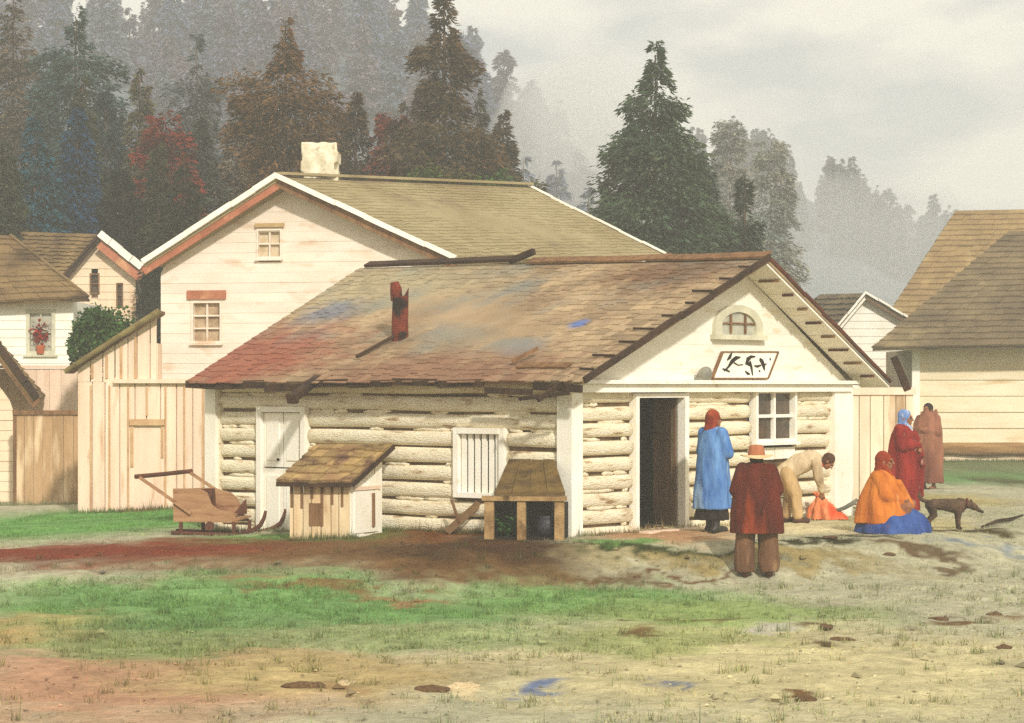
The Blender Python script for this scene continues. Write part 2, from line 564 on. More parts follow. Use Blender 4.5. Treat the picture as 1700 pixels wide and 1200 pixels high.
# patches of bare soil, grass, stain and painted shadow: (px, py, rx, ry, colour, softness, grass)
PATCH = [
    (1300, 1120, 560, 90, (205, 192, 146), .5, .12), (200, 1140, 430, 84, (194, 150, 118), .6, .08), (520, 1120, 300, 40, (190, 168, 118), .6, .15),
    (60, 1040, 160, 45, (196, 164, 112), .5, .1),
    (150, 868, 330, 24, (112, 166, 84), .5, 1), (500, 898, 260, 17, (120, 166, 84), .5, .9),
    (330, 992, 440, 46, (116, 162, 88), .5, 1), (620, 1018, 340, 34, (112, 160, 84), .5, 1), (950, 985, 270, 40, (122, 166, 90), .6, .9), (470, 1040, 360, 26, (118, 160, 90), .6, .8),
    (1180, 1022, 300, 26, (152, 170, 104), .7, .5), (1060, 1060, 260, 20, (168, 172, 112), .7, .4), (240, 1072, 300, 26, (148, 158, 104), .7, .6), (700, 1062, 300, 22, (158, 168, 116), .7, .5),
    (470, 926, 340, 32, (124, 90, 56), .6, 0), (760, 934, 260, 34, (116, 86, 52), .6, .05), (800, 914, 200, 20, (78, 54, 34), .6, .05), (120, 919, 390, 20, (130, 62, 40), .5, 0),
    (560, 984, 190, 7, (128, 108, 66), .7, .2), (690, 990, 70, 8, (160, 128, 86), .6, .1), (400, 968, 80, 5, (150, 124, 84), .7, .2), (960, 950, 130, 9, (110, 86, 54), .6, .1),
    (1240, 928, 300, 20, (160, 142, 94), .7, .15), (1140, 950, 170, 6, (112, 84, 54), .5, 0),  # thin dark strip paints the hatted man's cast shadow on the soil
    (1260, 876, 220, 14, (232, 216, 170), .6, 0), (1110, 888, 140, 9, (196, 152, 112), .6, 0), (1500, 872, 120, 14, (206, 192, 140), .7, .05),
    (1060, 906, 110, 6, (58, 66, 34), .5, .7), (1190, 907, 130, 6, (66, 66, 36), .5, .6), (1330, 899, 110, 5, (64, 60, 34), .5, .5), (1430, 893, 80, 4, (62, 56, 34), .5, .4),  # dark turf along the bank, its shadow line put into the colour
    (1040, 898, 70, 5, (116, 160, 80), .5, 1), (1580, 882, 130, 4, (84, 72, 42), .5, .2), (1420, 886, 40, 3, (70, 62, 40), .4, 0),
    (1620, 792, 150, 14, (104, 160, 84), .5, 1), (1630, 772, 120, 7, (84, 96, 50), .5, .5), (1580, 830, 120, 12, (180, 166, 114), .6, .1), (1690, 800, 60, 9, (90, 92, 56), .5, .3),
    (1430, 840, 40, 26, (140, 152, 104), .6, .6),
    (1500, 924, 55, 10, (104, 82, 56), .6, 0), (1560, 932, 60, 7, (110, 92, 66), .6, 0), (1620, 914, 70, 11, (138, 146, 148), .7, 0), (1280, 1045, 60, 9, (188, 182, 162), .6, 0),
    (1190, 1024, 70, 5, (112, 88, 54), .5, 0), (1070, 1048, 50, 4, (120, 96, 58), .5, 0), (1040, 1033, 24, 4, (100, 84, 50), .5, 0), (1360, 1042, 36, 4, (106, 82, 52), .5, 0),
    (1400, 1064, 34, 5, (104, 84, 54), .5, 0), (1620, 1026, 60, 5, (116, 90, 58), .5, 0), (1680, 1078, 30, 6, (104, 82, 54), .5, 0), (1500, 1035, 10, 3, (90, 66, 44), .5, 0),
    (1335, 1163, 24, 6, (120, 90, 56), .5, 0), (905, 1134, 38, 12, (112, 124, 152), .6, 0), (1098, 1134, 14, 9, (128, 136, 152), .6, 0), (1258, 1170, 9, 6, (130, 130, 120), .5, 0),
    (770, 1142, 46, 9, (228, 206, 160), .5, 0), (560, 1138, 60, 8, (170, 140, 96), .5, 0),
    (760, 888, 120, 12, (122, 72, 32), .6, 0), (690, 884, 45, 9, (130, 84, 40), .6, .2), (250, 842, 90, 5, (150, 112, 70), .5, 0),
]
WP = []
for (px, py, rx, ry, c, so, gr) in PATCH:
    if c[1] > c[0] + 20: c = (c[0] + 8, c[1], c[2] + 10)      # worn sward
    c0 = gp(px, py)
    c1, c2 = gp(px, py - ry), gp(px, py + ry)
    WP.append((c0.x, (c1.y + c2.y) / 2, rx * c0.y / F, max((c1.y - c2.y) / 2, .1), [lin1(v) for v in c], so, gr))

def vnoise(X, Y, sc, seed=0):
    """smooth value noise for arrays"""
    r_ = np.random.default_rng(seed).random((64, 64))
    x = (X * sc) % 64; y = (Y * sc) % 64
    x0 = np.floor(x).astype(int); y0 = np.floor(y).astype(int)
    fx = x - x0; fy = y - y0
    fx = fx * fx * (3 - 2 * fx); fy = fy * fy * (3 - 2 * fy)
    x1 = (x0 + 1) % 64; y1 = (y0 + 1) % 64
    x0 %= 64; y0 %= 64
    return (r_[x0, y0] * (1 - fx) + r_[x1, y0] * fx) * (1 - fy) + (r_[x0, y1] * (1 - fx) + r_[x1, y1] * fx) * fy

def ground_col(X, Y):
    base = np.array([lin1(v) for v in (186, 181, 150)])
    c = np.tile(base, (len(X), 1))
    g = np.full(len(X), .30)
    wx = X + .6 * (vnoise(X, Y, 1.3, 1) - .5) + .35 * (vnoise(X, Y, 4.1, 2) - .5) + .16 * (vnoise(X, Y, 9, 8) - .5)
    wy = Y + 1.2 * (vnoise(X, Y, .9, 3) - .5) + .7 * (vnoise(X, Y, 3.3, 4) - .5) + .4 * (vnoise(X, Y, 8.5, 9) - .5)
    for (x0, y0, rx, ry, cc, so, gr) in WP:
        d = np.sqrt(((wx - x0) / rx) ** 2 + ((wy - y0) / ry) ** 2)
        k = (1 - ss(1 - so, 1 + so * .55, d))
        c = c * (1 - k[:, None]) + np.array(cc) * k[:, None]
        g = g * (1 - k) + gr * k
    far = ss(46, 60, Y)
    c = c * (1 - far[:, None]) + np.array([lin1(v) for v in (120, 128, 84)]) * far[:, None]
    m = .66 + .62 * (vnoise(X, Y, 1.1, 7) * .25 + vnoise(X, Y, 2.7, 5) * .4 + vnoise(X, Y, 8.0, 6) * .35)
    return c * m[:, None] * .82, g

def np_mesh(name, V, Fq, m, col=None, kind=None, smooth=True, parent=None):
    me = bpy.data.meshes.new(name)
    me.vertices.add(len(V)); me.vertices.foreach_set('co', np.asarray(V, np.float32).ravel())
    k = Fq.shape[1]
    me.loops.add(Fq.size); me.loops.foreach_set('vertex_index', Fq.astype(np.int32).ravel())
    me.polygons.add(len(Fq)); me.polygons.foreach_set('loop_start', np.arange(0, Fq.size, k, dtype=np.int32))
    me.update(calc_edges=True)
    me.polygons.foreach_set('use_smooth', np.full(len(Fq), smooth))
    if col is not None:
        a = me.color_attributes.new('Col', 'FLOAT_COLOR', 'POINT')
        a.data.foreach_set('color', np.concatenate([col, np.ones((len(col), 1))], 1).astype(np.float32).ravel())
    o = link(name, me, m, parent)
    if kind: o['kind'] = kind
    return o

def axis(lo, hi, st, outs_lo, outs_hi):
    return np.concatenate([outs_lo, np.arange(lo, hi, st), outs_hi])
xs = axis(-9.5, 11.5, .06, [-185, -120, -60, -35, -22, -15, -12], [12, 14, 18, 25, 40, 70, 120, 220])
ys = axis(15.0, 47.0, .075, [-60, -10, 5, 10, 13, 14.4], [47.5, 48.5, 50, 53, 57, 62, 68, 75, 83, 92, 105, 140, 200, 300, 400, 474])
GX, GY = np.meshgrid(xs, ys, indexing='ij')
gx, gy = GX.ravel(), GY.ravel()
rut = np.zeros_like(gx)
for (y_, a_, d_) in ((28.9, .3, .05), (27.6, .25, .05), (24.2, .5, .035), (23.0, .45, .035)):      # cart ruts across the yard
    rut += d_ * np.exp(-((gy - y_ - a_ * np.sin(gx * .35 + y_)) / .11) ** 2) * (.5 + .8 * vnoise(gx, gy, .8, 51))
gz = ground_h(gx, gy) - rut + .045 * (vnoise(gx, gy, 2.4, 11) - .5) + .02 * (vnoise(gx, gy, 7.0, 12) - .5)
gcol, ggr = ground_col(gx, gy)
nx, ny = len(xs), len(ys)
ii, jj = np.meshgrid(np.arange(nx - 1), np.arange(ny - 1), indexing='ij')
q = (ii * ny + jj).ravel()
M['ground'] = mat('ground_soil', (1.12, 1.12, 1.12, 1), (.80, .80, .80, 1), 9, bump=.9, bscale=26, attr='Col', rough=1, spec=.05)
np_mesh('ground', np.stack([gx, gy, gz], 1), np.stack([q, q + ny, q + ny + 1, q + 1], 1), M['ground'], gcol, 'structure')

# grass: short blades, thick where the sward is green
def grass():
    n = 240000
    X = rng.uniform(-8.5, 10.5, n); u = rng.random(n)
    Y = 15 + 31 * u ** 1.15
    c, g = ground_col(X, Y)
    inside = np.abs(X) < .2125 * Y + .4
    pat = vnoise(X, Y, 1.7, 21) * .6 + vnoise(X, Y, 5.5, 22) * .4
    keep = inside & (rng.random(n) < (g ** 1.3) * (.35 + 1.1 * pat))
    # nothing grows through the buildings
    a = (X - .75) * -.766 + (Y - 31.5) * .643
    b = (X - .75) * .643 + (Y - 31.5) * .766
    keep &= ~((a > -.02) & (a < 6.9) & (b > -.12))
    X, Y, c = X[keep], Y[keep], c[keep]
    hk = np.ones(len(X))
    # weeds at the foot of the walls and single taller tufts
    ex, ey = [], []
    for (x0, y0, x1, y1, m) in ((.72, 31.42, -4.5, 35.75, 900), (.85, 31.42, 5.0, 36.4, 500), (-7.8, 42.4, -5.2, 42.4, 700), (-9.9, 46.2, -8.2, 46.2, 300), (10.4, 62.8, 13.5, 62.8, 500), (-3.0, 32.55, -2.1, 32.5, 160)):
        u_ = rng.random(m); b_ = np.abs(rng.normal(0, .07, m))
        ex.append(x0 + (x1 - x0) * u_); ey.append(y0 + (y1 - y0) * u_ - b_)
    n2 = 2600
    Y2 = 15 + 20 * rng.random(n2); X2 = rng.uniform(-1, 1, n2) * (.2125 * Y2 + .3)
    c2, g2 = ground_col(X2, Y2)
    k2 = rng.random(n2) < .12 + .6 * g2
    k2 &= Y2 < 30.5
    for q_ in range(5):
        ex.append(X2[k2] + rng.normal(0, .03, k2.sum())); ey.append(Y2[k2] + rng.normal(0, .03, k2.sum()))
    ex, ey = np.concatenate(ex), np.concatenate(ey)
    ce, _ = ground_col(ex, ey)
    ce = ce * .55 + np.array([[.10, .13, .045]]) * .45
    X, Y, c = np.concatenate([X, ex]), np.concatenate([Y, ey]), np.concatenate([c, ce])
    hk = np.concatenate([hk, rng.uniform(1.2, 3.0, len(ex))])
    nb = 4
    hk = np.repeat(hk, nb)
    X = np.repeat(X, nb) + rng.normal(0, .025, len(X) * nb); Y = np.repeat(Y, nb) + rng.normal(0, .025, len(Y) * nb)
    c = np.repeat(c, nb, 0)
    k = len(X)
    Z = ground_h(X, Y) - .012
    h = rng.uniform(.015, .05, k) * (1 + .9 * (rng.random(k) > .93)) * hk; an = rng.uniform(0, 2 * np.pi, k); ln = rng.normal(0, .022, (k, 2)); wd = rng.uniform(.003, .007, k)
    dx, dy = np.cos(an) * wd, np.sin(an) * wd
    V = np.empty((k * 3, 3))
    V[0::3] = np.stack([X - dx, Y - dy, Z], 1)
    V[1::3] = np.stack([X + dx, Y + dy, Z], 1)
    V[2::3] = np.stack([X + ln[:, 0], Y + ln[:, 1], Z + h], 1)
    tint = rng.uniform(.62, 1.12, (k, 1)) * np.array([[1.0, 1.04, .86]]) * (1 + rng.normal(0, .08, (k, 3)))
    cc = np.repeat(np.clip(c * tint, 0, 1), 3, 0)
    o = np_mesh('grass', V, np.arange(k * 3).reshape(-1, 3), mat('grass_blades', (1, 1, 1, 1), (.85, .85, .85, 1), 5, bump=0, attr='Col'), cc, 'stuff', smooth=False)
    tag(o, 'short trampled green grass growing in patches on the bare yard', 'grass')
grass()

def pebbles():
    """small stones and crumbs of earth strewn over the bare soil: uncountable, one object"""
    n = 3400
    Y = 15 + 20 * rng.random(n) ** 1.1
    X = rng.uniform(-1, 1, n) * (.2125 * Y + .3)
    c, g = ground_col(X, Y)
    keep = (rng.random(n) < (1 - g) * (.2 + vnoise(X, Y, 1.2, 41))) & (Y < 31)
    X, Y, c = X[keep], Y[keep], c[keep]
    base = np.array([[1, 0, 0], [-.5, .8, 0], [-.6, -.8, 0], [.2, .1, .7], [.1, 0, -.4]])
    fc = np.array([[0, 1, 3], [1, 2, 3], [2, 0, 3], [1, 0, 4], [2, 1, 4], [0, 2, 4]])
    k = len(X)
    s = rng.uniform(.008, .028, k) * (1 + 1.6 * (rng.random(k) > .94))
    a = rng.uniform(0, 6.28, k)
    V = base[None] * rng.uniform(.7, 1.3, (k, 5, 3)) * s[:, None, None]
    ca, sa = np.cos(a)[:, None], np.sin(a)[:, None]
    V = np.stack([V[..., 0] * ca - V[..., 1] * sa, V[..., 0] * sa + V[..., 1] * ca, V[..., 2] * .8], -1)
    V += np.stack([X, Y, ground_h(X, Y) + .012], 1)[:, None]
    Fq = (fc[None] + 5 * np.arange(k)[:, None, None]).reshape(-1, 3)
    cc = np.repeat(np.clip(c * rng.uniform(.45, 1.25, (k, 1)), 0, 1), 5, 0)
    o = np_mesh('gravel', V.reshape(-1, 3), Fq, mat('gravel_stone', (1, 1, 1, 1), (.8, .8, .8, 1), 9, bump=.2, attr='Col'), cc, 'stuff', smooth=False)
    tag(o, 'small stones and crumbs of earth strewn over the bare yard', 'gravel')
pebbles()
# ------------------------------------------------------------------ log cabin
U = Vector((-.766, .643)); Vv = Vector((.643, .766))
C0 = Vector((.75, 31.5))
LEN, WID = 6.84, 6.62
LW = Frame(C0, U, -Vv)          # long wall, a runs to the left and away
FW = Frame(C0, Vv, -U)          # gable front, a runs to the right and away
def xyz(p2, z): return Vector((p2.x, p2.y, z))
RS = 3.86                       # where the ridge crosses the front
cabin = thing('log_cabin', 'whitewashed log cabin with mossy shingle roof, open dark doorway and white gable', 'cabin', (C0.x, C0.y, 0))

ZE = 2.10
side_door = LW.rect(437, 684, 503, 872)
barred = LW.rect(764, 720, 832, 818)
door = FW.rect(1057, 660, 1133, 882)
win = FW.rect(1248, 648, 1322, 760)
lo = [side_door, barred]
fo = [(door[0] - .06, door[1] + .06, door[2] - .3, door[3] + .05), win]
def daub(mb, fr, Lx, z0_, z1_, nn_, oo):      # lime daub in broken runs over the joints
    for i in range(1, nn_):
        z = z0_ + (z1_ - z0_) * i / nn_
        a = .2
        while a < Lx - .3:
            l = random.uniform(.15, .9)
            if random.random() < .38:
                for (x, y) in split(a, min(a + l, Lx - .2), z - .02, z + .02, [(o[0] - .1, o[1] + .1, o[2] - .3, o[3] + .1) for o in oo]):
                    mb.tube([fr.pt(x + (y - x) * q / 5, z + random.uniform(-.008, .008), -.052 + random.uniform(-.012, .008)) for q in range(6)], [.012] + [random.uniform(.024, .036) for q in range(4)] + [.012], 7)
            a += l
mb = MB(); daub(mb, LW, LEN, -.3, ZE - .02, 10, lo); logs_wall(mb, LW, .14, LEN - .14, -.3, ZE - .02, 10, [(o[0] - .07, o[1] + .07, o[2] - (.6 if o is side_door else .05), o[3] + .05) for o in lo], seed=1)
mb.build('long_log_wall', M['whitewash'], cabin, smooth=True)
mb = MB(); daub(mb, FW, WID, -.12, 1.94, 9, fo); logs_wall(mb, FW, .14, WID - .14, -.12, 1.94, 9, fo, seed=7)
mb.build('front_log_wall', M['whitewash'], cabin, smooth=True)
# mud chinking behind the logs
mb = MB()
def backing(fr, a0, a1, z0, z1, opens, d0, d1):
    cuts = sorted(set([a0, a1] + [x for o in opens for x in (o[0], o[1])]))
    for x, y in zip(cuts[:-1], cuts[1:]):
        mid = (x + y) / 2
        o = [o for o in opens if o[0] < mid < o[1]]
        if not o: fr.box(mb, x, y, z0, z1, d0, d1)
        else:
            if o[0][2] > z0 + .02: fr.box(mb, x, y, z0, o[0][2], d0, d1)
            if o[0][3] < z1 - .02: fr.box(mb, x, y, o[0][3], z1, d0, d1)
backing(LW, .05, LEN - .05, -.35, ZE - .04, [barred], -.2, -.075)
backing(FW, .05, WID - .05, -.3, 1.95, [(door[0], door[1], -1, door[3]), win], -.2, -.075)
mb.build('chinking', M['chink'], cabin)

# plain rear walls and floor close the room
mb = MB()
C1 = C0 + U * LEN; C2 = C0 + Vv * WID; C3 = C1 + Vv * WID
fr2 = Frame(C1, Vv, U); fr2.box(mb, 0, WID, -.35, 2.1, -.2, -.05)
mb.prism([fr2.pt(.1, 2.1, -.2), fr2.pt(RS, 3.75, -.2), fr2.pt(WID - .1, 2.1, -.2)], fr2.pt(0, 0, .12) - fr2.pt(0, 0, 0))
fr3 = Frame(C2, U, Vv); fr3.box(mb, .2, LEN - .2, -.35, 2.1, -.2, -.05)
mb.build('rear_wall', M['whitewash'], cabin)
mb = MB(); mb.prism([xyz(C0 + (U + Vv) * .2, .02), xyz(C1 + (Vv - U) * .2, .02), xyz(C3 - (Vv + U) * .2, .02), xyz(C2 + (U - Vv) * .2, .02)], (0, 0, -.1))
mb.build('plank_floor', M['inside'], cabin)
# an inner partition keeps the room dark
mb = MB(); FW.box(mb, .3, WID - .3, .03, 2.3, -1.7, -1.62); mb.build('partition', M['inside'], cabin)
# corner posts
for (fr, a0, a1) in ((FW, -.03, .16),):
    mb = MB()
    FW.box(mb, -.06, .17, -.12, 1.97, -.02, .09)
    LW.box(mb, -.088, .16, -.12, 1.97, -.02, .062)
    mb.build('corner_post', M['trim'], cabin)
mb = MB(); a0, _ = FW.hit(1378); a1, _ = FW.hit(1405); FW.box(mb, a0, a1 + .05, -.05, 1.95, -.1, .09); mb.build('corner_post', M['trim'], cabin)
mb = MB(); LW.box(mb, LEN - .17, LEN + .05, -.42, 2.0, -.05, .07); mb.build('corner_post', M['trim'], cabin)
# sill beam, cornice, gable boards
mb = MB(); FW.box(mb, -.18, WID + .1, 1.88, 1.99, -.05, .13); FW.box(mb, -.25, WID + .2, 1.993, 2.045, -.05, .2); mb.build('cornice_beam', M['trim'], cabin)
ZR = 3.76
def gable_rng(z):
    t = np.clip((z - 2.02) / (ZR - .06 - 2.02), 0, 1)
    return (-.2 + (RS + .2) * t, WID + .2 - (WID + .2 - RS) * t)
mb = MB(); boards_h(mb, FW, gable_rng, 2.045, ZR - .1, .17, (), d=-.015, th=.015, jit=.002); mb.build('gable_boards', M['cream'], cabin)
mb = MB(); FW.box(mb, .17, door[0] - .1, -.14, -.02, -.05, .05); FW.box(mb, door[1] + .1, WID - .3, -.14, -.02, -.05, .05); mb.build('sill_log', M['whitewash'], cabin)

# roof
OF = .52
M['redwood'] = mat('redbrown_wood', S(104, 54, 36), S(66, 40, 28), 4, bump=.3)
A = xyz(C1 - Vv * .38 + U * .12, 2.02); B = xyz(C0 - Vv * .36 - U * OF, 2.03)
Cc = xyz(C0 + Vv * RS - U * OF, ZR); D = xyz(C0 + Vv * RS + U * 7.45, ZR + .12)
mb = MB()
mb2 = MB()
nL = shingles(mb, A, B, Cc, D, 23, .14, th=.009, jit=.06, slab=.05)
E = xyz(C2 + Vv * .55 - U * OF, 2.02); Ff = xyz(C3 + Vv * .5 + U * .3, 2.05)
nR = shingles(mb2, E, Ff, D, Cc, 18, .14, th=.009, jit=.05)
# material of the front slope: red-brown stain low and to the left, slate-blue blots
def cabin_roof_mat():
    m = M['roof_cabin'].copy(); m.name = 'stained_shingles'
    t = m.node_tree; b = t.nodes['Principled BSDF']
    src = b.inputs['Base Color'].links[0].from_socket
    tcn = t.nodes.new('ShaderNodeTexCoord')
    def blob(center, rad, colr, prev, amt=.8):
        mpn = t.nodes.new('ShaderNodeMapping'); mpn.vector_type = 'TEXTURE'
        mpn.inputs['Location'].default_value = center
        mpn.inputs['Scale'].default_value = rad
        t.links.new(tcn.outputs['Object'], mpn.inputs[0])
        nn = t.nodes.new('ShaderNodeTexNoise'); nn.inputs['Scale'].default_value = 2.6; nn.inputs['Detail'].default_value = 5
        t.links.new(tcn.outputs['Object'], nn.inputs['Vector'])
        ln = t.nodes.new('ShaderNodeVectorMath'); ln.operation = 'LENGTH'
        t.links.new(mpn.outputs[0], ln.inputs[0])
        ad = t.nodes.new('ShaderNodeMath'); ad.operation = 'MULTIPLY_ADD'; ad.inputs[1].default_value = 1.5
        t.links.new(nn.outputs[0], ad.inputs[0]); t.links.new(ln.outputs['Value'], ad.inputs[2])
        mr = t.nodes.new('ShaderNodeMapRange'); mr.inputs[1].default_value = 1.2; mr.inputs[2].default_value = 2.0; mr.inputs[3].default_value = amt; mr.inputs[4].default_value = 0
        t.links.new(ad.outputs[0], mr.inputs[0])
        x = t.nodes.new('ShaderNodeMix'); x.data_type = 'RGBA'
        t.links.new(mr.outputs[0], x.inputs[0]); t.links.new(prev, x.inputs[6]); x.inputs[7].default_value = colr
        return x.outputs[2]
    o = world_org(cabin)
    def on(px, py):          # a point of the slope
        k = (px - 330) / 640.0
        for Y in np.arange(30, 42, .05):
            p = P(px, py, Y)
            if (p - A).dot(nL) < 0: break
        return p - o
    c = src
    c = blob(on(640, 470), (2.6, 2.6, .5), S(166, 156, 124), c, .6)
    c = blob(on(400, 600), (1.9, 1.9, .8), S(148, 84, 64), c, .88)
    c = blob(on(700, 622), (2.9, 2.2, .35), S(126, 84, 64), c, .75)
    c = blob(on(545, 520), (.55, .55, .55), S(100, 114, 134), c, .65)
    c = blob(on(760, 560), (.7, .7, .3), S(130, 132, 118), c, .4)
    c = blob(on(962, 535), (.16, .16, .26), S(86, 116, 176), c, .9)
    c = blob(on(870, 575), (.4, .4, .2), S(118, 120, 124), c, .5)
    c = blob(on(1100, 450), (1.2, 1.2, .3), S(110, 78, 52), c, .8)
    g = t.nodes.new('ShaderNodeNewGeometry')
    mr = t.nodes.new('ShaderNodeMapRange'); mr.inputs[3].default_value = .86; mr.inputs[4].default_value = 1.08
    t.links.new(g.outputs['Random Per Island'], mr.inputs[0])
    hs = t.nodes.new('ShaderNodeHueSaturation'); t.links.new(mr.outputs[0], hs.inputs['Value']); t.links.new(c, hs.inputs['Color'])
    t.links.new(hs.outputs[0], b.inputs['Base Color'])
    return m
roofL = mb.build('roof', cabin_roof_mat(), cabin)
roofR = mb2.build('roof', M['roof_cabin'], cabin)
# ridge board, split and uneven
mb = MB()
p0, p1 = D.lerp(Cc, .02), D.lerp(Cc, .43)
mb.bar(p0 + Vector((0, 0, .06)), p1 + Vector((0, 0, .10)), .16, .05, up=nL)
mb.build('ridge_board', M['darkwood'], roofL)
mb = MB(); mb.bar(D.lerp(Cc, .4) + Vector((0, 0, .06)), D.lerp(Cc, .452) + Vector((.05, 0, .2)), .09, .09); mb.build('ridge_peg', M['darkwood'], roofL)
mb = MB()
for k in range(7):
    t0, t1 = .45 + k * .08, .45 + k * .08 + .09
    mb.bar(D.lerp(Cc, t0) + Vector((0, 0, .05 + random.uniform(0, .02))), D.lerp(Cc, min(t1, 1)) + Vector((0, 0, .05 + random.uniform(0, .02))), .2, .03, up=nL)
mb.build('ridge_cap', M['brownwood'], roofL)
# eave: dark ragged edge boards
mb = MB()
for k in range(9):
    q0, q1 = A.lerp(B, k / 9), A.lerp(B, (k + .97) / 9)
    dz = random.uniform(-.07, .01) - .03 * math.sin(k * 1.1)
    mb.bar(q0 + Vector((0, -.01, dz - .03)), q1 + Vector((0, -.01, dz - .03 + random.uniform(-.04, .04))), .03, random.uniform(.06, .12))
mb.build('eave_board', M['darkwood'], roofL)
# barge boards along the front
mb = MB()
for k in range(6):
    q0, q1 = B.lerp(Cc, k / 6), B.lerp(Cc, (k + 1.02) / 6)
    mb.bar(q0 + Vector((.012, -.01, .02 + random.uniform(-.015, .015))), q1 + Vector((.012, -.01, .02 + random.uniform(-.015, .015))), .04, .085, up=nL)
mb.build('barge_board', M['darkwood'], roofL)
mb = MB()
for k in range(7):
    q0, q1 = E.lerp(Cc, k / 7), E.lerp(Cc, (k + 1.02) / 7)
    mb.bar(q0 + Vector((.0, -.01, .02 + random.uniform(-.015, .015))), q1 + Vector((.0, -.01, .02 + random.uniform(-.015, .015))), .03, .05, up=nR)
mb.build('barge_board', M['redwood'], roofR)
# soffit boards under the right overhang, with the red-brown ends of the battens
mb = MB()
IN = Vector((U.x, U.y, 0))
ns = 9
for k in range(ns):
    q0, q1 = E.lerp(Cc, k / ns), E.lerp(Cc, (k + .97) / ns)
    dn = -nR * .065
    w_ = IN * (OF - .02)
    mb.prism([q0 + dn, q1 + dn, q1 + dn + w_, q0 + dn + w_], -nR * .025)
    if k:
        z0 = q0 - nR * .115 + IN * .03
        mbb = MB(); mbb.bar(z0, z0 + IN * random.uniform(.15, .4), .022, .03, up=nR); mbb.build('batten', M['redwood'] if k % 2 else M['brownwood'], roofR)
mb.build('soffit_boards', M['cream'], roofR)
M_ = 0
for k in range(9):
    q0 = B.lerp(Cc, (k + .6) / 9.5) + nL * .045
    mb = MB(); mb.bar(q0 + IN * .02, q0 + IN * random.uniform(.15, .5) + Vector((0, 0, .01)), .018, .03, up=nL); mb.build('batten', M['darkwood'], roofL)
# the brace at the right eave, brackets and spouts on the left
mb = MB(); q = E + Vector((0, 0, 0)); mb.bar(P(1484, 592, 36.5), P(1507, 648, 36.5), .12, .1); mb.build('eave_brace', M['darkwood'], roofR)
mb = MB()
pA = P(528, 628, 34.2); pB = P(487, 660, 33.6)
mb.bar(pA, pB, .12, .1); mb.bar(pB, pB + (pB - pA) * .08, .16, .14); mb.build('roof_spout', M['darkwood'], roofL)
mb = MB(); mb.bar(P(945, 628, 31.2), P(893, 664, 30.9), .05, .06); mb.bar(P(862, 662, 31.3), P(945, 652, 30.9), .05, .05); mb.build('eave_bracket', M['darkwood'], roofL)
def on_roof(px, py, lift=0.0):
    for Y in np.arange(29, 42, .02):
        p = P(px, py, Y)
        if (p - A).dot(nL) < lift: break
    return p
mb = MB(); mb.bar(on_roof(850, 600, .06), on_roof(893, 578, .12), .05, .05); mb.bar(on_roof(862, 606, .03), on_roof(945, 606, .03), .16, .02, up=nL); mb.build('loose_board', M['brownwood'], roofL)
# stovepipe
base = on_roof(664, 562)
mb = MB()
mb.tube([base + Vector((0, 0, -.15)), base + Vector((.0, 0, .25)), base + Vector((.01, 0, .62))], [.125, .12, .115], 16)
mb.tube([base + Vector((-.05, .02, .55)), base + Vector((-.06, .02, .72)), base + Vector((-.08, .02, .82))], [.085, .085, .06], 12)
ch = mb.build('chimney', M['rust'], roofL, smooth=False)
mb = MB(); mb.prism([base + Vector((.03, 0, .5)), base + Vector((.11, 0, .5)), base + Vector((.125, 0, .74)), base + Vector((.06, 0, .62))], (0, .1, 0)); mb.build('chimney_flap', M['rust'], roofL)
mb = MB(); mb.bar(on_roof(658, 556, .08), on_roof(592, 592, .04), .05, .04, up=nL); mb.build('pipe_shadow_rod', M['darkwood'], roofL)  # added dark rod standing in for the stovepipe's cast shadow

# doorway, door leaf, frames
mb = MB()
FW.box(mb, door[0] - .07, door[0], -.05, door[3] + .06, -.1, .05); FW.box(mb, door[1], door[1] + .09, -.05, door[3] + .06, -.1, .05); FW.box(mb, door[0], door[1], door[3], door[3] + .06, -.1, .048)
mb.build('door_frame', M['trim'], cabin)
mb = MB()
hinge = FW.pt(door[1] - .02, 0, -.1)
dn = (FW.pt(0, 0, -1) - FW.pt(0, 0, 0)) * .86 + (FW.pt(1, 0, 0) - FW.pt(0, 0, 0)) * .51
for k in range(4):
    q0 = hinge + dn * (.02 + .2 * k); q1 = hinge + dn * (.02 + .2 * k + .19)
    mb.prism([Vector((q0.x, q0.y, .04)), Vector((q1.x, q1.y, .04)), Vector((q1.x, q1.y, door[3] - .03)), Vector((q0.x, q0.y, door[3] - .03))], (.02, .035, 0))
dr = mb.build('door', mat('brown_door', S(196, 146, 110), S(160, 112, 80), 3, bump=.3, stretch=(3, 3, .4)), cabin)
mb = MB(); hp = hinge + dn * .62 + Vector((-.02, -.03, .85)); mb.ell(hp, (.025, .025, .025)); mb.build('handle', M['black'], dr)
mb = MB(); FW.box(mb, door[0] - .2, door[1] + .25, -.06, .015, -.05, .35); mb.build('door_step', M['pale'], cabin)

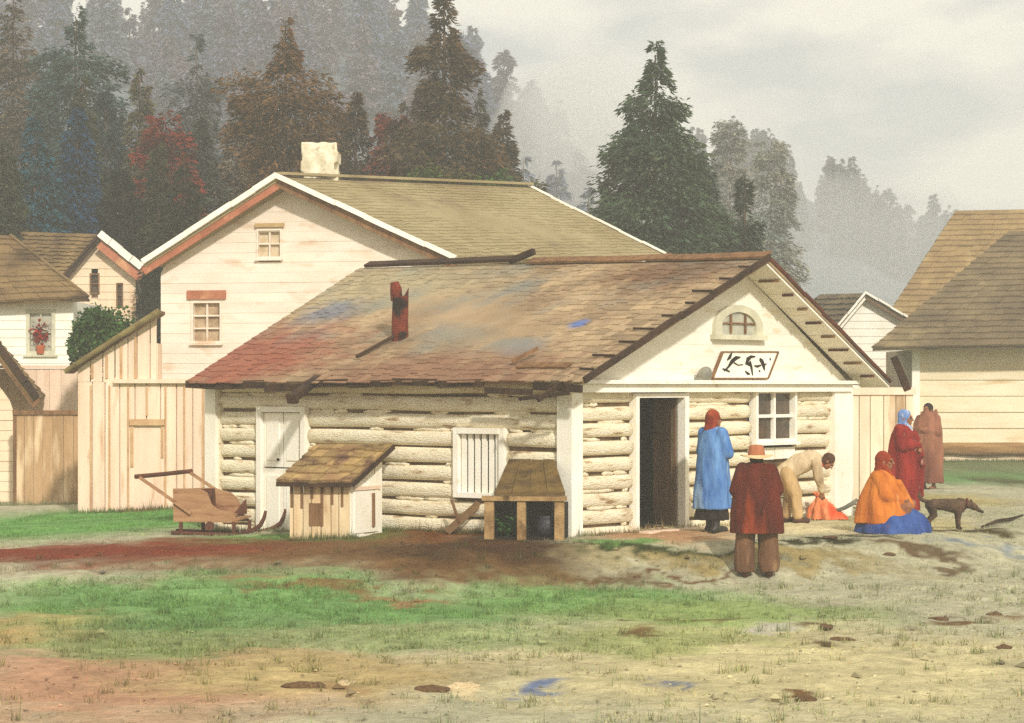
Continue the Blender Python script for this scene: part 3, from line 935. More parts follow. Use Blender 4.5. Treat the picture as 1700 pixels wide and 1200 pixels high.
def window(fr, rc, parent, cols, rows, fm, pm, d=0.0, fw_=.06, sill=True, name='window', lab=None, bar=.03):
    a0, a1, z0, z1 = rc
    mb = MB()
    fr.box(mb, a0 - fw_, a0, z0 - fw_, z1 + fw_, d - .08, d + .05); fr.box(mb, a1, a1 + fw_, z0 - fw_, z1 + fw_, d - .08, d + .05)
    fr.box(mb, a0, a1, z1, z1 + fw_, d - .08, d + .048); fr.box(mb, a0, a1, z0 - fw_, z0, d - .08, d + .048)
    for i in range(1, cols): x = a0 + (a1 - a0) * i / cols; fr.box(mb, x - bar / 2, x + bar / 2, z0, z1, d - .05, d + .01)
    for i in range(1, rows): z = z0 + (z1 - z0) * i / rows; fr.box(mb, a0, a1, z - bar / 2, z + bar / 2, d - .048, d + .012)
    w_ = mb.build(name, fm, parent)
    if lab: w_['label'] = lab
    mb = MB(); fr.box(mb, a0, a1, z0, z1, d - .07, d - .055); mb.build('pane', pm, w_)
    if sill:
        mb = MB(); fr.box(mb, a0 - fw_ * 1.6, a1 + fw_ * 1.6, z0 - fw_ - .04, z0 - fw_ - .002, d - .02, d + .09); mb.build('sill', fm, w_)
    return w_
fwin = (win[0] + .1, win[1] - .1, win[2] + .28, win[3] - .04)
window(FW, fwin, cabin, 2, 2, M['trim'], M['glass'], d=.0, fw_=.05, bar=.045)
# boarded panel under the front window
mb = MB(); boards_v(mb, FW, win[0], win[1], win[2] - .02, fwin[2] - .13, .2, (), d=-.07, th=.05); mb.build('window_apron', M['trim'], cabin)

# arched window in the gable
a0, zb = FW.hit(1182, 556); a1, _ = FW.hit(1262, 556); zt = FW.hit(1222, 506)[1]; zb = FW.hit(1222, 556)[1]
ac, ar = (a0 + a1) / 2, (a1 - a0) / 2
def arch(r, h, n=18, base=0.0):
    return [(ac - r, zb + base), (ac + r, zb + base)] + [(ac + r * math.cos(math.pi * i / n), zb + .1 + (h - .1) * math.sin(math.pi * i / n)) for i in range(n + 1)]
hgt = zt - zb
mb = MB()
n = 18
outer, inner = arch(ar, hgt, n)[2:], arch(ar * .72, hgt * .76, n)[2:]
for i in range(n):
    p = [outer[i], outer[i + 1], inner[i + 1], inner[i]]
    mb.hexa([FW.pt(a, z, .0) for a, z in p] + [FW.pt(a, z, .055) for a, z in p])
FW.box(mb, ac - ar - .05, ac + ar + .05, zb - .07, zb - .002, 0, .1)
FW.box(mb, ac - ar, ac - ar * .72, zb, zb + .1, 0, .055); FW.box(mb, ac + ar * .72, ac + ar, zb, zb + .1, 0, .055)
aw = mb.build('arched_window', mat('grey_white_trim', S(214, 208, 180), S(188, 184, 158), 4, bump=.2), cabin)
mb = MB(); mb.prism([FW.pt(a, z, .004) for a, z in arch(ar * .72, hgt * .76, n)], FW.pt(0, 0, .012) - FW.pt(0, 0, 0)); mb.build('pane', M['paleglass'], aw)
mb = MB()
for x in (-.3, .3): FW.box(mb, ac + ar * x - .015, ac + ar * x + .015, zb + .02, zb + hgt * .68, .016, .045)
FW.box(mb, ac - ar * .7, ac + ar * .7, zb + hgt * .36, zb + hgt * .41, .016, .047); mb.build('muntin', M['brownwood'], aw)

# side door (two-leaf, white) and barred window of the long wall
a0, a1, z0, z1 = side_door
z0 = -.34
mb = MB()
LW.box(mb, a0 - .09, a0, z0, z1 + .08, -.1, .06); LW.box(mb, a1, a1 + .09, z0, z1 + .08, -.1, .06); LW.box(mb, a0, a1, z1, z1 + .08, -.1, .058)
sd = mb.build('side_door', M['trim'], cabin)
mb = MB(); zm = z0 + (z1 - z0) * .58
for (x, y) in ((a0 + .01, (a0 + a1) / 2 - .01), ((a0 + a1) / 2 + .01, a1 - .01)):
    for (p, q) in ((z0, zm - .01), (zm + .01, z1 - .01)):
        LW.box(mb, x, y, p, q, -.06, -.01)
        LW.box(mb, x + .07, y - .07, p + .1, q - .1, -.012, .006)
mb.build('door_leaf', M['trim'], sd)
mb = MB(); mb.ell(LW.pt((a0 + a1) / 2 + .08, zm + .12, .02), (.022, .022, .022)); mb.build('handle', M['black'], sd)
a0, a1, z0, z1 = barred
mb = MB()
LW.box(mb, a0 - .08, a0, z0 - .07, z1 + .08, -.1, .05); LW.box(mb, a1, a1 + .09, z0 - .07, z1 + .08, -.1, .05); LW.box(mb, a0, a1, z1, z1 + .08, -.1, .06); LW.box(mb, a0, a1, z0 - .07, z0, -.1, .06)
bw = mb.build('barred_window', M['trim'], cabin)
mb = MB()
nsl = 6
for k in range(nsl):
    x = a0 + (a1 - a0) * (k + .5) / nsl
    LW.box(mb, x - .038, x + .038, z0, z1, -.04, -.01 + random.uniform(0, .012))
mb.build('slats', M['trim'], bw)
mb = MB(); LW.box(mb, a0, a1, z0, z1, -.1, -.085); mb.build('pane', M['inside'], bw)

# sign with three black figures under the arched window
sg = [FW.hit(px, py) for px, py in ((1178, 628), (1270, 628), (1287, 584), (1195, 584))]
sign = thing('sign', 'slanted white sign with three black painted figures on the cabin gable', 'sign', FW.pt(sg[0][0], sg[0][1], .05))
nf = FW.pt(0, 0, 1) - FW.pt(0, 0, 0)
mb = MB(); mb.prism([FW.pt(a, z, .02) for a, z in sg], nf * .03); mb.build('board', M['trim'], sign)
mb = MB()
for i in range(4):
    p, q_ = FW.pt(*sg[i], .045), FW.pt(*sg[(i + 1) % 4], .045)
    mb.bar(p, q_, .03 if i % 2 else .02, .04, up=nf)
mb.build('frame', M['brownwood'], sign)
def stroke(mb, pts, wds, dd=.051):
    pts = [FW.hit(*p) for p in pts]
    n = len(pts)
    L, Rr = [], []
    for i, (a, z) in enumerate(pts):
        t = Vector((pts[min(i + 1, n - 1)][0] - pts[max(i - 1, 0)][0], pts[min(i + 1, n - 1)][1] - pts[max(i - 1, 0)][1])).normalized()
        w_ = wds[i] * .5 * 33.5 / F
        L.append((a - t.y * w_, z + t.x * w_)); Rr.append((a + t.y * w_, z - t.x * w_))
    for i in range(n - 1):
        p = [L[i], L[i + 1], Rr[i + 1], Rr[i]]
        mb.hexa([FW.pt(a, z, dd) for a, z in p] + [FW.pt(a, z, dd + .006) for a, z in p])
f1 = MB(); stroke(f1, [(1197, 616), (1204, 609), (1210, 600), (1217, 594), (1224, 593)], [2, 4, 8, 7, 2]); stroke(f1, [(1202, 598), (1207, 592), (1210, 586)], [2, 7, 2]); stroke(f1, [(1213, 602), (1220, 606), (1228, 605)], [2, 1.6, 1.5], .058); stroke(f1, [(1194, 612), (1200, 614), (1206, 617)], [2, 3, 2], .058)
f1.build('mark', M['black'], sign)
f2 = MB(); stroke(f2, [(1249, 592), (1242, 592), (1236, 597), (1234, 602), (1240, 606)], [2, 5, 9, 9, 4]); stroke(f2, [(1239, 600), (1242, 610), (1244, 623)], [6, 5, 2], .058); stroke(f2, [(1232, 616), (1236, 620), (1240, 621)], [2, 5, 2])
f2.build('mark', M['black'], sign)
f3 = MB(); stroke(f3, [(1256, 596), (1260, 600), (1263, 608), (1264, 615)], [5, 9, 8, 2]); stroke(f3, [(1247, 607), (1252, 608), (1258, 606)], [2, 4, 2], .058); stroke(f3, [(1263, 605), (1267, 604)], [2, 2], .058); stroke(f3, [(1273, 594), (1274, 598)], [2, 4]); stroke(f3, [(1255, 615), (1257, 617)], [3, 3])
f3.build('mark', M['black'], sign)

# small grey lamp beside the sign
lp = FW.pt(*FW.hit(1160, 623), .1)
lamp = thing('wall_lamp', 'small rounded grey lamp with a thin pointed arm beside the sign', 'lamp', lp)
tr = FW.pt(1, 0, 0) - FW.pt(0, 0, 0)
mb = MB()
mb.ell(lp, (.1, .08, .13), Matrix.Rotation(R(25), 3, 'Y')); mb.ell(lp + Vector((-.05, 0, -.07)), (.11, .07, .06)); mb.build('lamp_body', mat('grey_tin', S(150, 146, 130), S(110, 106, 94), 5, rough=.5, spec=.4), lamp, smooth=True)
mb = MB(); mb.tube([lp + Vector((-.12, 0, -.03)), lp + Vector((-.2, 0, .02)), lp + Vector((-.32, 0, .06))], [.03, .018, .008], 8); mb.tube([lp + Vector((0, 0, 0)), lp - Vector((nf.x, nf.y, 0)) * .1], [.02, .02], 8); mb.build('arm', mat('grey_tin', S(150, 146, 130)), lamp)

# ------------------------------------------------------------------ big white house behind
def gable_house(name, label, gl, gr, ap, rb, eb, zbase, wmat, rmat, wall_in=(.25, .25), ovh=.35, courses=16, bh=.16, opens=(), shw=.2, bth=.018, extra=None, left_back=None):
    """gl, gr: eave ends of the front gable; ap: its apex; rb: far end of the ridge; eb: far end of the right eave"""
    t = thing(name, label, 'house', (gl.x, gl.y, zbase))
    d = Vector((gr.x - gl.x, gr.y - gl.y)); Lg = d.length
    fr = Frame((gl.x, gl.y), d)
    back = Vector((rb.x - ap.x, rb.y - ap.y)).normalized()
    if fr.n.dot(back) > 0: fr.n = -fr.n
    ra = Vector((ap.x - gl.x, ap.y - gl.y)).dot(fr.d)
    w0, w1 = wall_in[0], Lg - wall_in[1]
    off = back * (ovh / max(abs(back.dot(fr.n)), .4))
    fr.o = fr.o + Vector((off.x, off.y))
    def rg(z):
        zl = gl.z + (ap.z - gl.z) * (w0 / ra) - .06
        zr = gr.z + (ap.z - gr.z) * (wall_in[1] / (Lg - ra)) - .06
        l = w0 if z <= zl else w0 + (ra - w0) * (z - zl) / (ap.z - .1 - zl)
        r = w1 if z <= zr else w1 - (w1 - ra) * (z - zr) / (ap.z - .1 - zr)
        return (l, max(r, l))
    mb = MB(); boards_h(mb, fr, rg, zbase, ap.z - .12, bh, opens, d=0, th=bth, jit=.004)
    wl = mb.build('wall', wmat, t)
    mb = MB()
    pts = [fr.pt(w0, zbase, -.1), fr.pt(w1, zbase, -.1), fr.pt(w1, rg(zbase)[1] and gr.z, -.1), fr.pt(ra, ap.z - .15, -.1), fr.pt(w0, gl.z, -.1)]
    # rest of the shell
    bk = Vector((back.x, back.y, 0)) * ((Vector((rb.x - ap.x, rb.y - ap.y))).length - 2 * ovh)
    mb.prism(pts, bk)
    mb.build('shell', wmat, t)
    mb = MB()
    LB = left_back or Vector((gl.x + rb.x - ap.x, gl.y + rb.y - ap.y, gl.z + .1))
    shingles(mb, gr, eb, rb, ap, courses, shw, th=.012, slab=.08)
    r1 = mb.build('roof', rmat, t)
    mb = MB(); shingles(mb, LB, gl, ap, rb, courses, shw, th=.02, slab=.08)
    r2 = mb.build('roof', rmat, t)
    return t, fr, r1, r2, rg

gl, gr, ap = P(238, 437, 45.6), P(757, 432, 44.2), P(460, 294, 44.9)
rb, eb = P(880, 311, 50.0), P(1105, 424, 48.6)
tmp = Frame((gl.x, gl.y), (gr.x - gl.x, gr.y - gl.y))
bkd = Vector((rb.x - ap.x, rb.y - ap.y)).normalized()
offs = bkd * (.35 / max(abs(bkd.dot(tmp.n)), .4)); tmp.o = tmp.o + offs
ww1 = tmp.rect(322, 503, 366, 566)
ww2 = tmp.rect(430, 383, 466, 426)
big, bfr, br1, br2, _ = gable_house('white_house', 'large cream clapboard house with broad tan shingle roof behind the log cabin', gl, gr, ap, rb, eb, -.45, M['house_cream'], M['roof_house'], wall_in=(.02, .3), opens=[ww1, ww2], courses=26, bh=.19)
wA = window(bfr, ww1, big, 2, 3, M['house_cream'], mat('brown_shade', S(190, 166, 134), S(136, 110, 82), 4, bump=.1), d=0.0, fw_=.04, lab='lower window with red lintel')
mb = MB(); bfr.box(mb, ww1[0] - .12, ww1[1] + .12, ww1[3] + .075, ww1[3] + .24, 0, .07); mb.build('lintel', M['redtrim'], wA)
wB = window(bfr, ww2, big, 2, 2, M['house_cream'], mat('tan_shade', S(214, 198, 168), S(184, 162, 128), 4, bump=.1), d=0.0, fw_=.035, sill=True)
mb = MB(); bfr.box(mb, ww2[0] - .06, ww2[1] + .08, ww2[3] + .065, ww2[3] + .14, 0, .08); mb.build('lintel', mat('ochre_wood', S(196, 168, 120), S(170, 138, 92), 4), wB)
def verge(parent, p0, p1, top, under, w=.12, h=.16, n=6, nm='barge_board', drop=.1):
    mb = MB(); mb2 = MB()
    for k in range(n):
        a, b = p0.lerp(p1, k / n), p0.lerp(p1, (k + 1.01) / n)
        j = random.uniform(-.01, .012)
        mb.bar(a + Vector((0, -.04, .03 + j)), b + Vector((0, -.04, .03 + j)), w, h * .6)
        mb2.bar(a + Vector((0, .03, -drop)), b + Vector((0, .03, -drop)), .05, h)
    mb.build(nm, top, parent); mb2.build('frieze_board', under, parent)
verge(br2, gl, ap, M['trim'], M['redtrim'], drop=.14, h=.17)
verge(br1, gr, ap, M['trim'], M['brownwood'], drop=.1, h=.15)
verge(br1, eb, rb, M['trim'], M['brownwood'], w=.08, h=.06, drop=.08)
mb = MB(); mb.bar(ap + Vector((0, 0, .07)), rb + Vector((0, 0, .07)), .22, .05); mb.build('ridge_cap', M['roof_house'], br1)
# chimney
cb = P(531, 292, 46.0)
chp = thing('tmp', None, None, (cb.x, cb.y + .2, cb.z))
mb = MB()
for k in range(7):
    z = -.55 + k * .18
    for sx in (-1, 1):
        for sy in (-1, 1):
            mb.box((sx * .16 + random.uniform(-.02, .02) + (.02 if k % 2 else -.02), sy * .15, z), (.345 + random.uniform(-.03, .03), .33, .20), Matrix.Rotation(random.uniform(-.05, .05), 3, 'Z'))
ch = mb.remesh('chimney', M['stone'], br1, .018, 2, .03, 7)
ch.location = (cb.x - world_org(br1).x, cb.y + .2 - world_org(br1).y, cb.z - world_org(br1).z)
bpy.data.objects.remove(chp)
# bird on the ridge
rp_ = ap.lerp(rb, .435) + Vector((0, 0, .1))
bird = thing('bird', 'small black bird perched on the ridge of the tan roof', 'bird', rp_)
mb = MB()
mb.ell((0, 0, .14), (.08, .07, .1), Matrix.Rotation(R(25), 3, 'Y')); mb.ell((.05, 0, .25), (.045, .042, .045)); mb.caps((.08, 0, .25), .015, (.13, 0, .24), .004, 8); mb.caps((-.04, 0, .08), .035, (-.14, 0, -.02), .015, 8)
mb.caps((.0, .02, .08), .01, (.0, .02, 0.0), .008, 8); mb.caps((.0, -.02, .08), .01, (.0, -.02, 0.0), .008, 8)
mb.remesh('body', M['black'], bird, .009, 2)

# ------------------------------------------------------------------ plank shed in front of it
SY = 42.6
sf = Frame((P(128, 640, SY).x, SY), (1, .02))
sh = thing('plank_shed', 'pale vertical plank shed with a lean-to roof pole, left of the log cabin', 'shed', P(235, 845, SY))
ax = lambda px: sf.hit(px)[0]
zz = lambda py: CAMZ - (py - 640) * SY / F
zl = -.5
def roofline(a):
    a0, a1 = ax(118), ax(264)
    return zz(618) + (zz(524) - zz(618)) * (a - a0) / (a1 - a0)
dw = (ax(222), ax(268), -.6, zz(706))
mb = MB(); boards_v(mb, sf, ax(130), ax(262), zz(634), lambda a: roofline(a) - .03, .2, (), d=0, th=.03, gap=.02); mb.build('upper_planks', M['pale'], sh)
mb = MB(); boards_v(mb, sf, ax(130), ax(352), zl, zz(634), .24, [dw], d=0, th=.03, gap=.02); mb.build('lower_planks', M['pale'], sh)
mb = MB(); sf.box(mb, ax(130), ax(352), zl, zz(634), -.6, -.01); sf.box(mb, ax(200), ax(262), zz(634) + .003, roofline(ax(200)) - .05, -.6, -.01); mb.build('backing', M['pale'], sh)
mb = MB()
for k in range(7):
    a = ax(150 + k * 31)
    mb = MB(); sf.box(mb, a, a + .03, zz(690) if dw[0] - .05 < a < dw[1] + .05 else zl, zz(640), .045, .065); mb.build('batten', mat('tan_batten', S(208, 172, 128), S(184, 142, 100), 3, bump=.3), sh)
for k in range(4):
    mb = MB(); a = ax(152 + k * 24); sf.box(mb, a, a + .04, zz(628), roofline(a) - .1, .045, .065); mb.build('batten', mat('tan_batten', S(208, 172, 128)), sh)
mb = MB(); sf.box(mb, ax(190), ax(352), zz(636), zz(629), .03, .14); mb.build('ledge', M['pale'], sh)
mb = MB(); p0, p1 = sf.pt(ax(112), roofline(ax(112)) + .02, 0), sf.pt(ax(266), roofline(ax(266)) + .02, 0)
mb.prism([p0 + Vector((0, -.25, 0)), p1 + Vector((0, -.25, 0)), p1 + Vector((0, .6, .0)), p0 + Vector((0, .6, .0))], (0, 0, .055)); lr = mb.build('roof', M['brownwood'], sh)
mb = MB(); mb.tube([p0 + Vector((0, -.27, .03)), p0.lerp(p1, .5) + Vector((0, -.27, .035)), p1 + Vector((0.03, -.27, .04))], [.045, .05, .065], 10); mb.build('roof_pole', mat('mossy_pole', S(132, 116, 72), S(94, 78, 48), 4), lr)
mb = MB(); sf.box(mb, dw[0], dw[1], zl, dw[3], -.005, .02); dd = mb.build('door', M['pale'], sh)
mb = MB(); sf.box(mb, dw[0] - .06, dw[1] + .06, dw[3], dw[3] + .11, .02, .09); sf.box(mb, dw[0] - .05, dw[0], zz(775), dw[3] - .002, .02, .06); sf.box(mb, dw[1], dw[1] + .04, zz(760), dw[3] - .002, .02, .06); mb.build('door_frame', mat('tan_batten', S(196, 156, 106)), dd)

# ------------------------------------------------------------------ houses on the left
# white clapboard house at the left edge
LY = 56.0
e0, e1 = P(-70, 503, LY), P(147, 494, LY)
r0, r1 = P(-70, 386, LY + 3.2), P(18, 392, LY + 3.2)
wh = thing('clapboard_house', 'white clapboard house with brown roof and red flowers in its window, left edge', 'house', P(60, 800, LY))
mb = MB(); shingles(mb, e0, e1, r1, r0, 12, .3, th=.025, slab=.1); wr = mb.build('roof', M['roof_left'], wh)
verge(wr, e1, r1, M['roof_left'], M['darkwood'], w=.08, h=.05, drop=.07, n=4)
wf = Frame((P(-80, 640, LY + .45).x, LY + .45), (1, 0))
wwl = wf.rect(50, 520, 86, 583)
mb = MB(); boards_h(mb, wf, lambda z: (0, wf.hit(122)[0]), -.5, 4.05, .2, [wwl], d=0, th=.03); mb.build('wall', M['trim'], wh)
mb = MB(); wf.box(mb, 0, wf.hit(121)[0], -.5, 3.95, -4.2, -.08); mb.build('shell', M['trim'], wh)
wv = window(wf, wwl, wh, 2, 2, mat('grey_white_trim', S(214, 208, 180)), M['paleglass'], d=0, fw_=.09)
fl = thing('flower_pot', 'pot of red flowers standing on the clapboard house window sill', 'flowers', wf.pt((wwl[0] + wwl[1]) / 2, wwl[2] - .0, .06))
fo_ = world_org(fl)
mb = MB(); mb.tube([fo_ + Vector((0, 0, -.06)), fo_ + Vector((0, 0, .14))], [.08, .11], 14); mb.build('pot', mat('terracotta', S(196, 108, 62), S(170, 84, 48), 5), fl, smooth=False)
mb = MB()
for k in range(150):
    v = Vector((random.gauss(0, .1), random.gauss(0, .06), .42 + random.gauss(0, .13)))
    d1 = Vector((random.gauss(0, 1), random.gauss(0, 1), random.gauss(0, 1))).normalized() * .05; d2 = d1.cross(Vector((random.random(), random.random(), 1))).normalized() * .04
    mb.add([fo_ + v - d1, fo_ + v + d2, fo_ + v + d1, fo_ + v - d2], [(0, 1, 2, 3)])
mb.build('blossoms', mat('red_petals', S(186, 52, 34), S(150, 30, 22), 6, island=.25, bump=0), fl)

# brown-roofed gabled house further back
ml = thing('gabled_house', 'pinkish cream gabled house with red trimmed verge, between the two other left houses', 'house', P(165, 800, 62))
gA, gL, gR = P(166, 389, 62), P(104, 462, 62), P(236, 446, 62)
rbk = P(5, 384, 67); ebk = P(-60, 462, 67)
mb = MB(); shingles(mb, ebk, gL, gA, rbk, 12, .3, th=.025, slab=.1); mr1 = mb.build('roof', M['roof_left'], ml)
mb = MB(); shingles(mb, gR, gR + rbk - gA, rbk, gA, 10, .3, th=.025, slab=.1); mr2 = mb.build('roof', M['roof_left'], ml)
mf = Frame((P(112, 640, 62.3).x, 62.3), (1, 0))
mx_ = lambda px: mf.hit(px)[0]
def mrg(z):
    zL, zR, zA = P(0, 455, 62.3).z, P(0, 434, 62.3).z, P(0, 394, 62.3).z
    a, b, c_ = mx_(112), mx_(226), mx_(166)
    l = a if z < zL else a + (c_ - a) * (z - zL) / (zA - zL)
    r = b if z < zR else b - (b - c_) * (z - zR) / (zA - zR)
    return (l, max(l, r))
mo = mf.rect(152, 456, 163, 486); mo2 = mf.rect(196, 472, 202, 508)
mb = MB(); boards_h(mb, mf, mrg, -.4, P(0, 395, 62.3).z, .2, [mo, mo2], d=0); mb.build('wall', M['warm_cream'], ml)
mb = MB(); mf.box(mb, mx_(113), mx_(225), -.4, P(0, 458, 62).z, -4, -.08); mb.build('shell', M['warm_cream'], ml)
window(mf, mo, ml, 1, 2, M['brownwood'], M['glass'], d=0, fw_=.04, sill=False); window(mf, mo2, ml, 1, 2, M['brownwood'], M['glass'], d=0, fw_=.04, sill=False)
verge(mr2, gR, gA, M['trim'], M['redtrim'], w=.1, h=.3, drop=.22, n=4)
verge(mr1, gL, gA, M['darkwood'], M['darkwood'], w=.08, h=.1, drop=.08, n=4)

# low shed at the lower left corner and the fence beside it
ls = thing('corner_shed', 'low cream shed with a steep brown roof edge at the left border', 'shed', P(-30, 845, 47))
mb = MB(); shingles(mb, P(62, 662, 47), P(75, 655, 51), P(-10, 560, 51), P(-12, 562, 47), 9, .25, th=.025, slab=.12)
lsr = mb.build('roof', M['roof_left'], ls)
mb = MB(); shingles(mb, P(-90, 655, 51), P(-86, 662, 47), P(-12, 562, 47), P(-10, 560, 51), 9, .25, th=.025, slab=.12); mb.build('roof', M['roof_left'], ls)
cf = Frame((P(-70, 640, 47.3).x, 47.3), (1, 0))
mb = MB()
boards_h(mb, cf, lambda z: (0, cf.hit(22)[0]) if z < 1.6 else (0, max(.02, cf.hit(22)[0] - (z - 1.6) * .75)), -.5, 2.7, .2, (), d=0); mb.build('wall', M['warm_cream'], ls)
verge(lsr, P(62, 662, 47), P(-12, 562, 47), M['darkwood'], M['brownwood'], w=.09, h=.2, drop=.12, n=4)
fe = thing('board_fence', 'weathered brown board fence beside the low cream corner shed', 'fence', P(80, 845, 46.4))
ff = Frame((P(20, 640, 46.4).x, 46.4), (1, 0))
fx = lambda px: ff.hit(px)[0]; fz = lambda py: CAMZ - (py - 640) * 46.4 / F
mb = MB(); boards_v(mb, ff, fx(24), fx(142), -.5, fz(684), .2, (), d=0, th=.025, gap=.008, jit=.05); mb.build('planks', mat('faded_boards', S(186, 154, 114), S(158, 124, 86), .9, S(220, 194, 156), 1.6, (0.5, 0.66), bump=.3, stretch=(3, 3, .6), island=.12), fe)
mb = MB(); ff.box(mb, fx(22), fx(143), fz(688), fz(681), .03, .08); mb.build('rail', M['brownwood'], fe)
for px in (22, 139):
    mb = MB(); ff.box(mb, fx(px), fx(px) + .07, -.5, fz(680), -.08, .035 if px > 50 else .036); mb.build('post', M['brownwood'], fe)
yw = thing('yard_wall', 'long plain cream plank wall closing the yard behind the board fence', 'wall', P(90, 845, 50))
yf = Frame((P(-60, 640, 50).x, 50), (1, 0))
mb = MB(); boards_v(mb, yf, 0, yf.hit(260)[0], -.5, CAMZ - (612 - 640) * 50 / F, .3, (), d=0, th=.03, gap=.006); mb.build('planks', M['pale'], yw)
mb = MB(); yf.box(mb, 0, yf.hit(260)[0], CAMZ + .36, CAMZ + .42, -.05, .08); mb.build('top_rail', M['pale'], yw)

# ------------------------------------------------------------------ houses on the right
# near right house with the wide grey-brown roof
rh = thing('hipped_house', 'cream board house with a big grey-brown hipped roof, right edge', 'house', P(1610, 765, 63))
RY = 63.0
eA, eB = P(1449, 577, 62), P(1860, 570, 62)
rA, rB = P(1676, 384, 67), P(1950, 380, 67)
mb = MB(); shingles(mb, eA, eB, rB, rA, 20, .3, th=.025, slab=.1); rr = mb.build('roof', M['roof_grey'], rh)
mb = MB(); shingles(mb, P(1530, 575, 72), eA, rA, rA + Vector((.3, .3, -.02)), 20, .3, th=.02, slab=.1); mb.build('roof', M['roof_grey'], rh)
rf = Frame((P(1517, 640, RY).x, RY), (1, 0))
mb = MB(); boards_h(mb, rf, lambda z: (0, 8), .45, P(0, 574, RY).z, .42, (), d=0, th=.05, jit=.012); mb.build('wall', mat('ochre_cream_boards', S(238, 224, 192), S(226, 206, 168), 1.2, S(196, 162, 106), 1.4, (0.58, 0.8), bump=.35, stretch=(.4, .4, 3), island=.06), rh)
mb = MB(); rf.box(mb, .05, 8, -.1, P(0, 580, RY).z, -5, -.05); mb.build('shell', M['warm_cream'], rh)
mb = MB(); rf.box(mb, -.06, .14, -.1, P(0, 574, RY).z, -.1, .1); mb.build('corner_board', M['trim'], rh)
mb = MB(); mb.tube([rf.pt(.2 + k * .8, .3 + random.uniform(-.02, .02), .05) for k in range(11)], [.17 + random.uniform(-.02, .02) for k in range(11)], 12); mb.build('base_log', mat('brown_log', S(176, 138, 88), S(130, 94, 56), 2, bump=.5, stretch=(.4, 3, 3)), rh, smooth=True)
mb = MB(); rf.box(mb, 0, 8, -.1, .16, -.1, .02); mb.build('foundation', M['warm_cream'], rh)

rh2 = thing('rear_house', 'house with a tall lighter brown roof rising behind the hipped roof', 'house', P(1640, 765, 80))
mb = MB(); shingles(mb, P(1470, 530, 76), P(1850, 530, 76), P(1900, 344, 82), P(1587, 350, 82), 20, .35, th=.03, slab=.12); r2r = mb.build('roof', mat('light_brown_shingles', S(160, 134, 88), S(134, 108, 70), .5, S(178, 152, 102), .8, (0.55, 0.75), bump=.5, island=.13), rh2)
mb = MB(); shingles(mb, P(1560, 530, 88), P(1470, 530, 76), P(1587, 350, 82), P(1600, 352, 82.2), 16, .35, th=.02, slab=.1); mb.build('roof', M['roof_grey'], rh2)
mb = MB(); r2f = Frame((P(1500, 640, 77).x, 77), (1, 0)); r2f.box(mb, 0, 7, -.1, P(0, 535, 77).z, -6, 0); mb.build('wall', M['cream'], rh2)

sm = thing('small_house', 'small white gable showing between the cabin roof and the grey roof', 'house', P(1440, 760, 71))
sA, sL, sR, sB = P(1437, 487, 70), P(1376, 560, 70), P(1520, 536, 70), P(1362, 489, 76)
mb = MB(); shingles(mb, P(1290, 562, 76), sL, sA, sB, 8, .3, th=.03, slab=.1); q1 = mb.build('roof', M['roof_grey'], sm)
mb = MB(); shingles(mb, sR, sR + sB - sA, sB, sA, 8, .3, th=.03, slab=.1); q2 = mb.build('roof', M['roof_grey'], sm)
s_f = Frame((P(1384, 640, 70.3).x, 70.3), (1, 0))
def srg(z):
    zA = P(0, 491, 70.3).z; zS = P(0, 555, 70.3).z
    t = np.clip((z - zS) / (zA - zS), 0, 1)
    l, r, c_ = s_f.hit(1384)[0], s_f.hit(1545)[0], s_f.hit(1437)[0]
    return (l + (c_ - l) * t, r + (c_ - r) * t)
mb = MB(); boards_h(mb, s_f, srg, -.1, P(0, 492, 70.3).z, .22, (), d=0); mb.build('wall', M['trim'], sm)
mb = MB(); s_f.box(mb, .05, s_f.hit(1530)[0], -.1, P(0, 556, 70.3).z, -5, -.08); mb.build('shell', M['trim'], sm)
verge(q2, sR, sA, M['trim'], M['brownwood'], w=.12, h=.1, drop=.1, n=4)
verge(q1, sL, sA, M['trim'], M['trim'], w=.1, h=.1, drop=.1, n=4)

# plank fence right of the cabin
pf = thing('plank_fence', 'vertical plank fence between the cabin corner post and the hipped house', 'fence', P(1460, 830, 40))
pfr = Frame((P(1404, 640, 39.0).x, 39.0), (1, .25))
h0 = CAMZ - (652 - 640) * 39.5 / F
mb = MB(); boards_v(mb, pfr, 0, pfr.hit(1516)[0], .0, h0, .2, (), d=0, th=.03, gap=.014, jit=.04); mb.build('planks', mat('fence_planks', S(234, 218, 190), S(214, 190, 156), .9, S(160, 120, 76), 1.0, (0.54, 0.7), bump=.3, stretch=(3, 3, .6), island=.14), pf)
mb = MB(); pfr.box(mb, -.02, pfr.hit(1518)[0], h0 - .03, h0 + .09, -.03, .07); mb.build('top_rail', M['pale'], pf)
mb = MB(); pfr.box(mb, -.02, pfr.hit(1518)[0], .42, .5, -.06, -.002); mb.build('lower_rail', M['brownwood'], pf)
